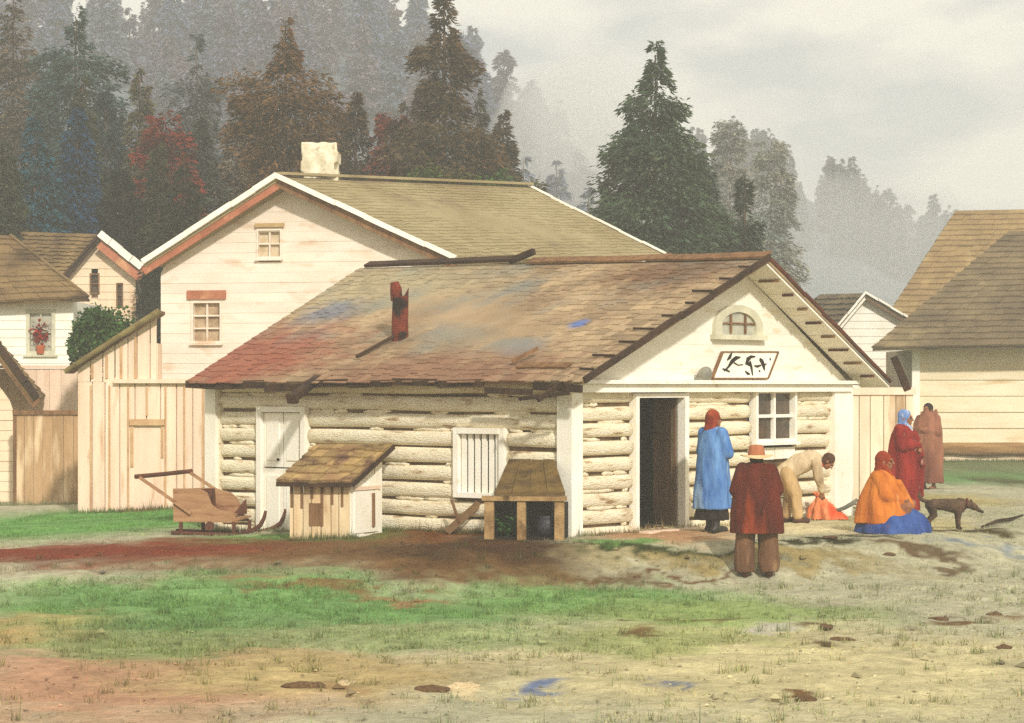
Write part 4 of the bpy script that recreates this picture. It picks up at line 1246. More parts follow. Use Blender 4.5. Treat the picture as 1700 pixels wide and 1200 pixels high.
# ------------------------------------------------------------------ hutch with shingled roof beside the long wall
hb = Vector((-270 * 32.55 / F, 32.55, 0)); hb.z = float(ground_h(hb.x, hb.y))
hu = thing('wooden_hutch', 'small plank hutch with a mossy shingled lean-to roof against the long log wall', 'hutch', hb)
hd = Vector((-.985, .17)); he = Vector((.47, .88))           # front runs left, side runs right and back to the wall
hf = Frame((hb.x, hb.y), hd); hs_ = Frame((hb.x, hb.y), he)
hz = lambda py: CAMZ - (py - 640) * hb.y / F
wdh = .84; dph = .84
zfr, zbk = hz(800), hz(752)
mb = MB(); boards_v(mb, hf, 0, wdh, hb.z - .05, zfr + .02, .13, (), d=-.03, th=.03, gap=.012, jit=.02); mb.build('front_planks', mat('tan_planks', S(228, 206, 166), S(200, 170, 126), 1.2, S(158, 122, 82), 1.8, (0.55, 0.75), bump=.35, stretch=(4, 4, .6), island=.16), hu)
mb = MB(); boards_v(mb, hs_, .02, dph, hb.z - .05, lambda a: zfr + (zbk - zfr) * a / dph + .02, .3, (), d=-.03, th=.03, gap=.006, jit=.01); mb.build('side_planks', M['trim'], hu)
mb = MB(); hs_.box(mb, .1, dph - .12, hb.z + .05, hb.z + .62, .0, .025); hdo = mb.build('side_door', M['trim'], hu)
mb = MB(); hs_.box(mb, dph - .3, dph - .25, hb.z + .12, hb.z + .58, .026, .05); mb.build('latch_bar', M['brownwood'], hdo)
mb = MB(); hs_.box(mb, .08, dph - .08, hb.z + .63, hb.z + .68, .0, .04); mb.build('rail', M['pale'], hu)
o0 = hf.pt(0, 0, .14) + Vector((.06, 0, 0)); o1 = hf.pt(wdh + .14, 0, .14)
bk = Vector((he.x, he.y, 0)).normalized() * (dph + .14)
q0 = Vector((o1.x, o1.y, zfr + .0)); q1 = Vector((o0.x, o0.y, zfr - .005))
mb = MB(); shingles(mb, q0, q1, q1 + bk + Vector((.05, 0, zbk - zfr + .1)), q0 + bk + Vector((0.02, 0, zbk - zfr + .1)), 5, .15, th=.02, jit=.04, slab=.03)
hr = mb.build('roof', mat('mossy_shingles', S(172, 146, 92), S(142, 108, 76), 2.5, S(104, 76, 58), 3, (0.5, 0.62), bump=.5, island=.3), hu)
mb = MB(); mb.bar(q0 + Vector((0, -.02, -.03)), q1 + Vector((0, -.02, -.03)), .03, .06); mb.bar(q1 + Vector((.02, 0, -.03)), q1 + bk + Vector((.07, 0, zbk - zfr + .07)), .03, .06); mb.build('edge_board', M['darkwood'], hr)
mb = MB()
for k in range(6):
    mb = MB(); a = .08 + k * .14; hf.box(mb, a, a + .035, zfr - random.uniform(.22, .36), zfr - .05, .002, .02); mb.build('batten', M['brownwood'], hu)
mb = MB(); a = .46; hf.box(mb, a - .1, a + .1, hb.z + .15, hb.z + .46, -.002, .012); mb.build('hatch', M['brownwood'], hu)

# ------------------------------------------------------------------ push sled
cb0 = Vector((-495 * 34.4 / F, 34.4, 0)); cb0.z = float(ground_h(cb0.x, cb0.y))
YS = cb0.y
cart = thing('push_sled', 'brown wooden push sled with upturned runners and a long handle on the grass', 'sled', cb0)
def SP(px, py, dy=0.0):
    return P(px, py, YS) + Vector((.0, dy, 0))
near = [(288, 866), (287, 811), (331, 811), (344, 818), (352, 838), (362, 845), (384, 850), (397, 868)]
far_ = [(350, 868), (350, 812), (372, 812), (400, 820), (412, 830), (422, 856), (434, 868)]
m_sled = mat('sled_wood', S(176, 138, 100), S(146, 106, 74), 3, S(112, 70, 50), 3, (0.6, 0.75), bump=.35, stretch=(.6, 3, 4))
m_sledd = mat('sled_dark_wood', S(104, 62, 44), S(70, 42, 32), 4, bump=.3)
mb = MB(); mb.prism([SP(*p) for p in near], (0, .04, 0)); mb.build('side_panel', m_sled, cart)
mb = MB(); mb.prism([SP(p[0] - 24, p[1], .50) for p in far_], (0, .04, 0)); mb.build('side_panel', m_sled, cart)
mb = MB(); mb.prism([SP(289, 864, .045), SP(397, 864, .045), SP(410, 862, .495), SP(326, 862, .495)], (0, 0, .03)); mb.build('floor_board', m_sled, cart)
mb = MB(); mb.prism([SP(291, 862, .045), SP(291, 812, .045), SP(328, 812, .495), SP(328, 862, .495)], (.03, 0, 0)); mb.build('back_board', m_sled, cart)
mb = MB(); mb.prism([SP(322, 812, .05), SP(350, 812, .3), SP(352, 842, .3), SP(344, 840, .05)], (.02, .02, 0)); mb.build('inner_board', m_sledd, cart)
mb = MB(); mb.prism([SP(388, 852, .05), SP(400, 832, .5), SP(402, 856, .45)], (.02, .02, 0)); mb.build('front_board', m_sledd, cart)
mb = MB()
mb.bar(SP(318, 852, -.03), SP(232, 792, -.03), .045, .045); mb.build('handle_arm', m_sled, cart); mb = MB(); mb.bar(SP(372, 830, .54), SP(306, 786, .54), .045, .045)
mb.build('handle_arm', m_sled, cart)
mb = MB(); mb.tube([SP(226, 791, -.06), SP(268, 788, .3), SP(310, 784, .56)], [.034, .032, .032], 10); mb.build('handle', m_sledd, cart)
def runner(dx, dy, nm='runner'):
    mb = MB()
    pts = [(378, 888), (400, 886), (420, 880), (432, 872), (438, 860), (441, 848)]
    mb.tube([SP(px + dx, py, dy) for px, py in pts], [.028, .03, .032, .032, .028, .02], 8)
    mb.tube([SP(284, 884, dy), SP(330, 886, dy), SP(378 + dx, 888, dy)], [.026, .026, .028], 8)
    mb.build(nm, m_sledd, cart)
runner(0, .02); runner(28, .50)
for px in (300, 388): mb = MB(); mb.bar(SP(px, 866, .02), SP(px, 886, .02), .06, .05); mb.build('strut', m_sledd, cart)
for px in (330, 408): mb = MB(); mb.bar(SP(px, 866, .50), SP(px, 886, .50), .06, .05); mb.build('strut', m_sledd, cart)
mb = MB(); c = SP(348, 873, -.02); mb.tube([c, c + Vector((0, .08, 0))], [.065, .065], 18); mb.build('wheel', m_sledd, cart)

# ------------------------------------------------------------------ bin against the corner, loose plank
b0, b1 = gp(804, 897), gp(936, 897)
bf = Frame((b1.x, b1.y), (b0.x - b1.x, b0.y - b1.y))
bl = (b0 - b1).length
binn = thing('storage_bin', 'low open-fronted wooden bin with a mossy sloping lid beside the cabin corner', 'bin', b1)
bz = lambda py: CAMZ - (py - 640) * b1.y / F
m_post = mat('bin_post', S(176, 144, 98), S(128, 96, 60), 4, S(90, 66, 40), 5, (0.55, 0.7), bump=.5)
for a, w_ in ((.0, .12), (bl * .48, .11), (bl - .12, .12)):
    mb = MB(); bf.box(mb, a, a + w_, b1.z - .06, bz(832), -.1, .0); mb.build('post', m_post, binn)
mb = MB(); bf.box(mb, -.03, bl + .03, bz(832) + .002, bz(824), -.1, .03); mb.build('rail', m_post, binn)
wallA, wallB = LW.hit(832)[0], .2
pA, pB = LW.pt(wallB, bz(772), .07), LW.pt(wallB + .78, bz(772), .07)
fA, fB = bf.pt(-.02, bz(825) + .015, .02), bf.pt(bl * .88, bz(825) + .015, .02)
mb = MB()
for k in range(4):
    l0, l1 = k / 4, (k + .97) / 4
    mb.prism([fA.lerp(fB, l0), fA.lerp(fB, l1), pA.lerp(pB, l1), pA.lerp(pB, l0)], (0, 0, .035 + random.uniform(0, .012)))
mb.build('lid', M['moss'], binn)
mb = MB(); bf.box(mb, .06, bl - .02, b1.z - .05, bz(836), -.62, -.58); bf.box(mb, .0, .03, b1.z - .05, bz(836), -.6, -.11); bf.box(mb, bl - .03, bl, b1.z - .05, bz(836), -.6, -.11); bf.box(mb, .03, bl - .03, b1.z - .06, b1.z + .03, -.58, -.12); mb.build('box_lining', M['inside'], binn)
cab = thing('leafy_plant', 'bright green leafy plant stored in the left half of the storage bin', 'plant', bf.pt(bl * .74, b1.z + .03, -.3))
mb = MB(); o_ = world_org(cab)
for k in range(160):
    an = random.uniform(0, 2 * math.pi); el_ = random.uniform(.1, 1.3); r_ = random.uniform(.08, .26)
    c = o_ + Vector((math.cos(an) * r_ * 1.0, math.sin(an) * r_ * .6, .04 + math.sin(el_) * r_ * 1.1))
    d1 = Vector((math.cos(an), math.sin(an), random.uniform(-.2, .8))).normalized() * .05; d2 = d1.cross(Vector((0, 0, 1))).normalized() * .035
    mb.add([c - d1, c + d2, c + d1 + Vector((0, 0, -.01)), c - d2], [(0, 1, 2, 3)])
mb.build('leaves', M['leafgreen'], cab)
mb = MB(); mb.tube([o_, o_ + Vector((0, 0, .12))], [.02, .012], 6); mb.build('stem', M['leafgreen'], cab)
pot = thing('iron_pot', 'round dark iron pot in the right half of the storage bin', 'pot', bf.pt(bl * .24, b1.z + .03, -.3))
mb = MB(); mb.tube([world_org(pot) + Vector((0, 0, z)) for z in (0, .04, .12, .2, .24, .26)], [.07, .12, .15, .13, .12, .135], 18); mb.build('body', mat('dark_iron', S(52, 50, 60), S(38, 34, 36), 5, rough=.5, spec=.4), pot, smooth=True)
mb = MB(); pp = world_org(pot); mb.tube([pp + Vector((.12 * math.cos(a), 0, .24 + .1 * math.sin(a))) for a in np.linspace(0, math.pi, 9)], .008, 6); mb.build('handle', M['black'], pot)
pk = thing('loose_plank', 'dark narrow plank leaning diagonally against the bin below the barred window', 'plank', gp(742, 886))
g0 = gp(742, 886); g1 = P(822, 812, g0.y + .12)
mb = MB(); mb.bar(g0 + Vector((0, 0, .02)), g1, .1, .035, up=(0, -1, .2)); mb.build('board', mat('dark_plank', S(120, 92, 60), S(88, 64, 42), 3, bump=.4), pk)
mb = MB(); mb.bar(g0.lerp(g1, .25) + Vector((0, -.03, .0)), g0.lerp(g1, .25) + Vector((-.1, .05, .3)), .03, .03); mb.build('prop', M['brownwood'], pk)

# clods and stones on the yard
m_clod = mat('earth_clod', S(124, 96, 64), S(86, 64, 44), 6, bump=.7, bscale=18)
m_pale = mat('pale_stone', S(226, 206, 164), S(186, 156, 112), 7, bump=.6, bscale=18)
def rock_mesh(seed, pale):
    mb = MB()
    mb.ell((0, 0, .3), (1, .8, .5), nu=16, nv=10)
    mb.v = [tuple(Vector(p) * (1 + .38 * nz3(p[0] * 1.6 + seed, p[1] * 1.6, p[2] * 1.6) + .15 * nz3(p[0] * 4, p[1] * 4 + seed, p[2] * 4))) for p in mb.v]
    return mb
ROCKS = [(508, 1142, .14, 0, 'brown earth clod, leftmost along the lower yard'), (575, 1136, .09, 1, 'small pale stone just right of the leftmost brown clod'),
         (718, 1148, .12, 0, 'brown clod beside the flat pale stone in the lower yard'), (768, 1142, .15, 1, 'flat pale stone in the middle of the lower yard'),
         (1336, 1162, .09, 0, 'dark clod alone near the lower right of the yard'), (1476, 922, .07, 0, 'dark clod on the slope below the woman in the orange shawl'),
         (1372, 1042, .09, 0, 'flat dark clod right of centre, upper of two close together'), (1398, 1064, .10, 0, 'flat dark clod right of centre, lower of two close together'),
         (1668, 1076, .08, 0, 'dark clod at the right border of the yard'), (1560, 1030, .09, 0, 'left one of two clods lying in the right part of the yard'), (1652, 1022, .09, 0, 'right one of two clods lying in the right part of the yard'),
         (1030, 1032, .06, 0, 'small dark clod on the grass below the cabin corner'), (1378, 893, .08, 0, 'dark stone on the bank edge behind the man in the hat'), (1602, 836, .09, 0, 'dark stone on the grass right of the dog, near the hipped house')]
for i, (px, py, r_, pale, lab) in enumerate(ROCKS):
    p = gp(px, py)
    o = rock_mesh(i * 3.7, pale).build('pale_stone' if pale else 'earth_clod', m_pale if pale else m_clod, smooth=True, org=None)
    o.location = p - Vector((0, 0, r_ * .12)); o.scale = (r_ * 1.3, r_, r_ * (.5 if pale else .62)); o.rotation_euler = (0, 0, i * 1.3)
    tag(o, lab, 'stone' if pale else 'clod', 'clods and stones on the yard')
# a spruce pole lying along the bank
lg = thing('fallen_branch', 'thin dark branch lying on the ground right of the dog', 'branch', gp(1660, 874))
a_, b_ = gp(1630, 878), gp(1698, 862)
mb = MB(); mb.tube([a_ + Vector((0, 0, .03)), a_.lerp(b_, .35) + Vector((0, 0, .06)), a_.lerp(b_, .7) + Vector((0, 0, .04)), b_ + Vector((0, 0, .06))], [.015, .026, .024, .014], 8, jit=.3); mb.build('limb', M['darkwood'], lg, smooth=True)
mb = MB(); q = a_.lerp(b_, .4) + Vector((0, 0, .07)); mb.tube([q, q + Vector((.1, -.06, .02)), q + Vector((.2, -.1, .03))], [.014, .01, .006], 6); mb.build('twig', M['darkwood'], lg)

# ------------------------------------------------------------------ people
def rotm(yaw=0, pitch=0, roll=0):
    return Matrix.Rotation(yaw, 3, 'Z') @ Matrix.Rotation(pitch, 3, 'X') @ Matrix.Rotation(roll, 3, 'Y')

def head_prims(mb, c, Rm):
    """head with brow, nose, lips, jaw and ears; local -Y is the face"""
    c = Vector(c)
    e = lambda p, r, rt=None: mb.ell(c + Rm @ Vector(p), r, Rm @ rt if rt is not None else Rm)
    e((0, .012, .025), (.076, .094, .092)); e((0, -.025, -.05), (.058, .062, .062)); e((0, -.06, -.085), (.03, .026, .024))
    e((0, -.082, .028), (.052, .018, .013)); e((-.04, -.062, -.022), (.024, .022, .022)); e((.04, -.062, -.022), (.024, .022, .022))
    mb.caps(c + Rm @ Vector((0, -.088, .02)), .009, c + Rm @ Vector((0, -.112, -.024)), .014, 10); e((0, -.1, -.026), (.02, .012, .01))
    e((0, -.084, -.054), (.026, .011, .007)); e((0, -.082, -.067), (.022, .012, .008))
    for sx in (-1, 1): e((sx * .077, .012, -.005), (.012, .022, .034))

def hand_prims(mb, wr, d, pn, side, curl=.5):
    """palm, four unequal jointed fingers and a side thumb; d points along the hand, pn out of the palm"""
    wr, d, pn = Vector(wr), Vector(d).normalized(), Vector(pn)
    pn = (pn - d * pn.dot(d)).normalized()
    sd = d.cross(pn) * side
    for i in range(4):
        s_ = (i - 1.5) * .019
        kn = wr + d * (.078 - .004 * abs(i - 1.2)) + sd * s_
        mb.caps(wr + d * .01 + sd * s_ * .6, .014, kn, .0115, 8)
        L = (.064, .072, .067, .052)[i]
        ca = curl * (1 + .12 * i)
        d1 = (d * math.cos(ca) + pn * math.sin(ca)).normalized(); d2 = (d * math.cos(ca * 2.1) + pn * math.sin(ca * 2.1)).normalized()
        m1 = kn + d1 * L * .55
        mb.caps(kn, .0095, m1, .0085, 8); mb.caps(m1, .0085, m1 + d2 * L * .45, .007, 8)
    tb = wr + d * .022 - sd * .026
    t1 = tb + (d * .6 - sd * .6 + pn * .35).normalized() * .036
    mb.caps(tb, .0125, t1, .0105, 8); mb.caps(t1, .0105, t1 + (d * .85 - sd * .15 + pn * .4).normalized() * .03, .0085, 8)

BASE = dict(head=(0, -.02, 1.51), neck=(0, .0, 1.385), chest=(0, .0, 1.22), pelvis=(0, .01, .90),
            shL=(-.175, .0, 1.335), shR=(.175, .0, 1.335), elL=(-.23, .01, 1.06), elR=(.23, .01, 1.06), wrL=(-.24, -.06, .83), wrR=(.24, -.06, .83),
            hipL=(-.085, .01, .87), hipR=(.085, .01, .87), knL=(-.1, -.015, .47), knR=(.1, -.015, .47), anL=(-.105, .02, .075), anR=(.105, .02, .075),
            toL=(-.12, -.13, .03), toR=(.12, -.13, .03))
def body_prims(mb, J, Rh, feet=True, handdirs=None, curl=.5):
    j = {k: Vector(v) for k, v in J.items()}
    head_prims(mb, j['head'], Rh)
    mb.caps(j['neck'] - (j['head'] - j['neck']) * .3, .056, j['head'] - Rh @ Vector((0, -.02, .05)), .05)
    mb.caps(j['chest'], .135, j['pelvis'], .125)
    mb.caps(j['shL'], .062, j['shR'], .062); mb.caps(j['chest'] + (j['shL'] - j['chest']) * .4, .1, j['chest'] + (j['shR'] - j['chest']) * .4, .1)
    for s in 'LR':
        mb.caps(j['sh' + s], .056, j['el' + s], .042); mb.caps(j['el' + s], .041, j['wr' + s], .028)
        mb.caps(j['hip' + s], .088, j['kn' + s], .058); mb.caps(j['kn' + s], .056, j['an' + s], .036)
        if feet: mb.caps(j['an' + s] + Vector((0, .03, -.035)), .038, j['to' + s], .03)
        d = (j['wr' + s] - j['el' + s]) if not handdirs else Vector(handdirs[s][0])
        pn = Vector((1 if s == 'L' else -1, 0, 0)) if not handdirs else Vector(handdirs[s][1])
        hand_prims(mb, j['wr' + s], d, pn, 1 if s == 'L' else -1, curl)
    return j

def eyes(parent, c, Rm):
    for sx in (-1, 1):
        mb = MB(); mb.ell(Vector(c) + Rm @ Vector((sx * .032, -.079, .006)), (.012, .008, .007), Rm, 10, 7); mb.build('eye', M['black'], parent, local=True, smooth=True)

def person(label, loc, rot, J, yaw=0, pitch=0, roll=0, hd=None, curl=.5, scale=1.0):
    t = thing('person', label, 'person', loc, rot, 'people in front of the cabin')
    t.scale = (scale,) * 3
    jj = dict(BASE); jj.update(J)
    Rh = rotm(yaw, pitch, roll)
    mb = MB(); j = body_prims(mb, jj, Rh, True, hd, curl)
    mb.remesh('body', M['skin'], t, .0075, 2)
    eyes(t, jj['head'], Rh)
    return t, j, Rh

def boots(parent, j, m, h=.2):
    for s in 'LR':
        mb = MB()
        an, to, kn = j['an' + s], j['to' + s], j['kn' + s]
        dirk = (kn - an).normalized()
        mb.caps(an + Vector((0, .03, -.03)), .052, to + Vector((0, 0, .012)), .046); mb.caps(an, .056, an + dirk * h, .06)
        mb.caps(an + Vector((0, .04, -.052)), .03, to + Vector((0, 0, -.008)), .03)
        mb.remesh('boot', m, parent, .011, 2)

def scarf(parent, c, Rm, m, nm='headscarf', tail=True, disp=.012, back=.19, front=False):
    """cloth over the crown and the back of the head, falling on the shoulders; the face stays free"""
    c = Vector(c); mb = MB()
    e = lambda p, r: mb.ell(c + Rm @ Vector(p), r, Rm)
    e((0, .028, .04), (.098, .106, .103)); e((0, .045, -.03), (.094, .088, .11))
    if tail:
        e((0, .065, -.11), (.1, .07, .1)); mb.caps(c + Rm @ Vector((0, .075, -.1)), .07, c + Rm @ Vector((-.03, .085, -back)), .05)
    if front:
        for sx in (-1, 1): mb.caps(c + Rm @ Vector((sx * .06, -.0, -.08)), .042, c + Rm @ Vector((sx * .02, -.07, -.17)), .04)
    return mb.remesh(nm, m, parent, .011, 3, disp, 16)

def cloth(name, c1, c2, c3=None, p3=(.5, .66), s=5, s3=4):
    return mat(name, c1, c2, s, c3, s3, p3, bump=1.0, bscale=13, rough=.95, spec=.1, stretch=(1, 1, .3))

# woman in the blue coat
pA_ = gp(1184, 884)
J = dict(elL=(-.25, -.03, 1.07), elR=(.25, -.03, 1.07), wrL=(-.06, -.2, 1.05), wrR=(.08, -.21, 1.0), anL=(-.11, .06, .075), toL=(-.13, -.09, .03), anR=(.12, -.05, .075), toR=(.14, -.2, .03), knL=(-.1, .02, .47), knR=(.11, -.05, .47))
t, j, Rh = person('woman in a long blue coat and red headscarf standing with folded arms beside the doorway', pA_, R(128), J, yaw=R(-8), hd={'L': ((.9, -.1, .1), (0, 1, .0)), 'R': ((-.9, -.1, -.05), (0, 1, 0))})
mb = MB()
mb.loft([((0, .02, .32), .27, .235, 0.085), ((0, .02, .5), .262, .225, 0.076), ((0, .015, .75), .25, .21, 0.060), ((0, .01, .98), .24, .195, 0.034), ((0, .005, 1.15), .24, .18, 0.017), ((0, 0, 1.28), .225, .155, 0), ((0, 0, 1.36), .17, .12, 0), ((0, -.0, 1.415), .085, .085, 0)], folds=8)
for s in 'LR': mb.caps(j['sh' + s], .085, j['el' + s], .08); mb.caps(j['el' + s], .078, j['wr' + s].lerp(j['el' + s], .12), .062)
mb.remesh('coat', cloth('blue_wool', S(104, 146, 194), S(60, 98, 156), S(150, 180, 206), (.56, .72), 7, 5), t, .013, 3, .014, 9)
mb = MB(); mb.loft([((0, .01, .17), .25, .215, 0.153), ((0, .01, .3), .23, .2, 0.102), ((0, .01, .6), .18, .16, 0.000)], folds=9); mb.remesh('skirt', cloth('black_wool', S(46, 38, 36), S(32, 28, 28)), t, .013, 2, .006)
boots(t, j, mat('black_leather', S(44, 38, 36), S(28, 24, 24), 6, rough=.45, spec=.4), .16)
scarf(t, j['head'], Rh, cloth('red_scarf', S(150, 62, 38), S(108, 40, 26), S(180, 90, 52), (.56, .72), 9, 7), back=.21)

# man in the hat, seen from behind
pB_ = gp(1256, 958)
J = dict(anL=(-.15, .02, .075), anR=(.15, .02, .075), knL=(-.14, 0, .46), knR=(.14, 0, .46), hipL=(-.1, .01, .85), hipR=(.1, .01, .85), toL=(-.18, -.12, .03), toR=(.18, -.12, .03),
         elL=(-.27, .0, 1.08), elR=(.27, 0, 1.08), wrL=(-.12, -.22, .98), wrR=(.12, -.22, .96), head=(0, -.02, 1.47), neck=(0, 0, 1.36))
t, j, Rh = person('man seen from behind in a dark red-brown coat, baggy brown trousers and a pale-brimmed hat', pB_, R(180 + 4), J, yaw=R(5), hd={'L': ((.9, -.15, .1), (0, 1, 0)), 'R': ((-.9, -.15, 0), (0, 1, 0))}, scale=.975)
mb = MB()
mb.loft([((.0, .02, .545), .345, .25, 0.085), ((0, .02, .72), .335, .24, 0.068), ((0, .015, .95), .31, .225, 0.034), ((0, .01, 1.13), .285, .2, 0.017), ((0, .005, 1.27), .25, .17, 0), ((0, .0, 1.37), .19, .13, 0), ((0, 0, 1.425), .1, .095, 0)], folds=7, seed=1.4)
for s in 'LR': mb.caps(j['sh' + s], .09, j['el' + s], .085); mb.caps(j['el' + s], .08, j['wr' + s].lerp(j['el' + s], .15), .065)
mb.remesh('coat', cloth('redbrown_wool', S(98, 37, 25), S(58, 27, 21), S(156, 64, 32), (.57, .72), 3, 2.6), t, .013, 3, .016, 7)
mb = MB()
for s, sx in (('L', -1), ('R', 1)):
    mb.loft([((sx * .15, .01, .06), .118, .125, 0.085), ((sx * .152, .005, .16), .135, .14, 0.085), ((sx * .15, 0, .36), .128, .13, 0.068), ((sx * .135, 0, .56), .125, .13, 0.034), ((sx * .1, .0, .8), .12, .13, 0)], n=28, folds=5, seed=sx)
mb.remesh('trousers', cloth('brown_trousers', S(120, 86, 60), S(88, 62, 46), S(150, 118, 84), (.55, .7), 6), t, .012, 2, .012, 10)
boots(t, j, mat('brown_leather', S(86, 54, 40), S(58, 38, 30), 6, rough=.6), .08)
mb = MB(); c = Vector(j['head'])
mb.tube([c + Vector((0, .01, z)) for z in (.045, .06, .1, .155, .175, .178)], [.108, .108, .102, .092, .07, .02], 26)
hat = mb.build('hat', cloth('tan_felt', S(176, 112, 78), S(146, 88, 60)), t, local=True, smooth=True)
mb = MB()
n = 30
vs, fs = [], []
for k in range(n):
    an = 2 * math.pi * k / n
    for rr_, dz in ((.1, .05), (.205, .035 + .02 * math.cos(2 * an)), (.205, .025 + .02 * math.cos(2 * an)), (.1, .035)):
        vs.append(c + Vector((rr_ * math.cos(an), .01 + rr_ * math.sin(an), dz)))
for k in range(n):
    k2 = (k + 1) % n
    for a in range(4): fs.append((k * 4 + a, k2 * 4 + a, k2 * 4 + (a + 1) % 4, k * 4 + (a + 1) % 4))
mb.add(vs, fs); mb.build('hat_brim', cloth('pale_felt', S(226, 200, 154), S(206, 172, 124)), hat, local=False) if False else mb.build('hat_brim', cloth('pale_felt', S(226, 200, 154), S(206, 172, 124)), hat, local=True)
mb = MB(); mb.ell(c + Vector((0, .03, -.005)), (.088, .09, .09)); mb.remesh('hair', mat('dark_hair', S(48, 34, 26), S(30, 22, 18), 12, stretch=(4, 4, 1)), t, .012, 2, .006)

# man bending over the bundle
pC_ = gp(1322, 868)
J = dict(pelvis=(0, .14, .80), chest=(0, -.2, .98), neck=(0, -.36, 1.0), head=(0, -.50, .965), shL=(-.17, -.32, .95), shR=(.17, -.32, .95),
         elL=(-.2, -.36, .70), elR=(.2, -.35, .70), wrL=(-.1, -.40, .48), wrR=(.1, -.41, .46), hipL=(-.09, .14, .78), hipR=(.09, .16, .78), knL=(-.1, .0, .44), knR=(.1, .1, .44), anL=(-.1, -.02, .075), anR=(.1, .16, .075), toL=(-.11, -.17, .03), toR=(.11, .01, .03))
t, j, Rh = person('man in tan clothes bending forward with both hands reaching down to an orange bundle', pC_, R(84), J, pitch=R(52), hd={'L': ((.15, -.1, -1), (1, 0, 0)), 'R': ((-.15, -.1, -1), (-1, 0, 0))}, curl=.7, scale=.91)
mb = MB()
ax_ = [Vector(j['pelvis']) + Vector((0, .06, -.03)), j['pelvis'], j['pelvis'].lerp(j['chest'], .5) + Vector((0, 0, .03)), j['chest'] + Vector((0, 0, .01)), j['neck'].lerp(j['chest'], .35)]
for (a, b, ra, rb_) in zip(ax_[:-1], ax_[1:], (.15, .165, .17, .165), (.165, .17, .165, .115)): mb.caps(a, ra, b, rb_, 20)
mb.caps(j['shL'], .08, j['shR'], .08)
for s in 'LR': mb.caps(j['sh' + s], .082, j['el' + s], .072); mb.caps(j['el' + s], .07, j['wr' + s].lerp(j['el' + s], .2), .056)
mb.remesh('jacket', cloth('tan_jacket', S(218, 198, 162), S(182, 158, 124), S(132, 110, 86), (.58, .72)), t, .012, 3, .014, 9)
mb = MB()
for s in 'LR': mb.caps(j['hip' + s], .125, j['kn' + s], .095, 18); mb.caps(j['kn' + s], .092, j['an' + s] + Vector((0, 0, .05)), .08, 18)
mb.remesh('trousers', cloth('ochre_trousers', S(198, 166, 118), S(156, 126, 88), S(112, 90, 64), (.56, .7)), t, .012, 3, .012, 10)
boots(t, j, _mats['brown_leather'], .08)
mb = MB(); c = Vector(j['head']); mb.ell(c + Rh @ Vector((0, .03, .035)), (.094, .1, .098), Rh); mb.ell(c + Rh @ Vector((0, .05, -.03)), (.088, .07, .09), Rh)
mb.remesh('hair', mat('brown_hair', S(92, 60, 38), S(62, 42, 28), 14, stretch=(4, 4, 1)), t, .011, 2, .012, 25)
mb = MB()
for k in range(17):
    a = 2 * math.pi * k / 16
mb.tube([Vector(j['neck']).lerp(c, .35) + Rh @ Vector((.085 * math.cos(a), .02 + .085 * math.sin(a), -.05)) for a in np.linspace(0, 2 * math.pi, 18)], .028, 8); mb.remesh('neckerchief', cloth('orange_red', S(206, 86, 44), S(170, 62, 36)), t, .01, 2, .008)

# orange bundle and stick
bb = gp(1374, 862)
bun = MB()
bun.loft([((0, 0, 0), .30, .2, 0.204), ((-.01, 0, .06), .27, .18, 0.204), ((-.05, 0, .16), .19, .14, 0.204), ((-.09, 0, .26), .1, .09, 0.170), ((-.12, 0, .34), .055, .05, 0.102), ((-.15, 0, .40), .075, .05, 0.340)], folds=7)
bt = thing('cloth_bundle', 'gathered orange-red cloth bundle on the pale ground under the bending man', 'bundle', bb)
bun.remesh('cloth', cloth('orange_cloth', S(226, 142, 92), S(196, 92, 56), S(216, 78, 42), (.52, .66), 5, 4), bt, .012, 1, .03, 12)
mb = MB(); mb.tube([Vector((-.14 + .04 * math.cos(a), .035 * math.sin(a), .345)) for a in np.linspace(0, 2 * math.pi, 13)], .014, 7); mb.build('knot', cloth('orange_red', S(206, 86, 44), S(170, 62, 36)), bt, local=True)
sk = thing('stick', 'grey stick resting on the orange bundle and pointing to the seated woman', 'stick', bb + Vector((.12, -.05, .0)))
mb = MB(); q = world_org(sk); mb.tube([q + Vector((-.05, 0, .11)), q + Vector((.12, 0, .17)), q + Vector((.25, 0, .24)), q + Vector((.31, 0, .30))], [.022, .03, .034, .02], 9, jit=.3); mb.build('shaft', mat('grey_wood', S(120, 118, 104), S(88, 86, 78), 6), sk, smooth=True)
mb = MB(); mb.tube([q + Vector((.24, 0, .235)), q + Vector((.3, -.02, .22))], [.02, .012], 7); mb.build('knob', _mats['grey_wood'], sk)

# seated woman in the orange shawl
pE_ = gp(1468, 884)
J = dict(pelvis=(0, .06, .27), chest=(0, .05, .58), neck=(0, .03, .76), head=(0, -.01, .895), shL=(-.17, .03, .71), shR=(.17, .03, .71), elL=(-.22, -.06, .47), elR=(.22, -.06, .47), wrL=(-.08, -.24, .40), wrR=(.08, -.25, .38),
         hipL=(-.1, .04, .22), hipR=(.1, .04, .22), knL=(-.14, -.34, .34), knR=(.14, -.32, .36), anL=(-.12, -.26, .075), anR=(.12, -.24, .075), toL=(-.13, -.4, .035), toR=(.13, -.38, .035))
t, j, Rh = person('seated woman wrapped in an orange shawl with a rust headscarf and blue skirt', pE_, R(68), J, yaw=R(6), hd={'L': ((.5, -.7, -.1), (.5, .4, .4)), 'R': ((-.5, -.7, -.1), (-.5, .4, .4))}, scale=1.06)
mb = MB()
mb.loft([((0, -.0, .12), .36, .385, 0.085), ((0, -.01, .22), .345, .38, 0.085), ((0, .03, .38), .31, .31, 0.068), ((0, .03, .54), .275, .24, 0.034), ((0, .03, .67), .235, .175, 0.017), ((0, .035, .75), .16, .13, 0), ((0, .03, .80), .09, .085, 0)], folds=6, seed=.7)
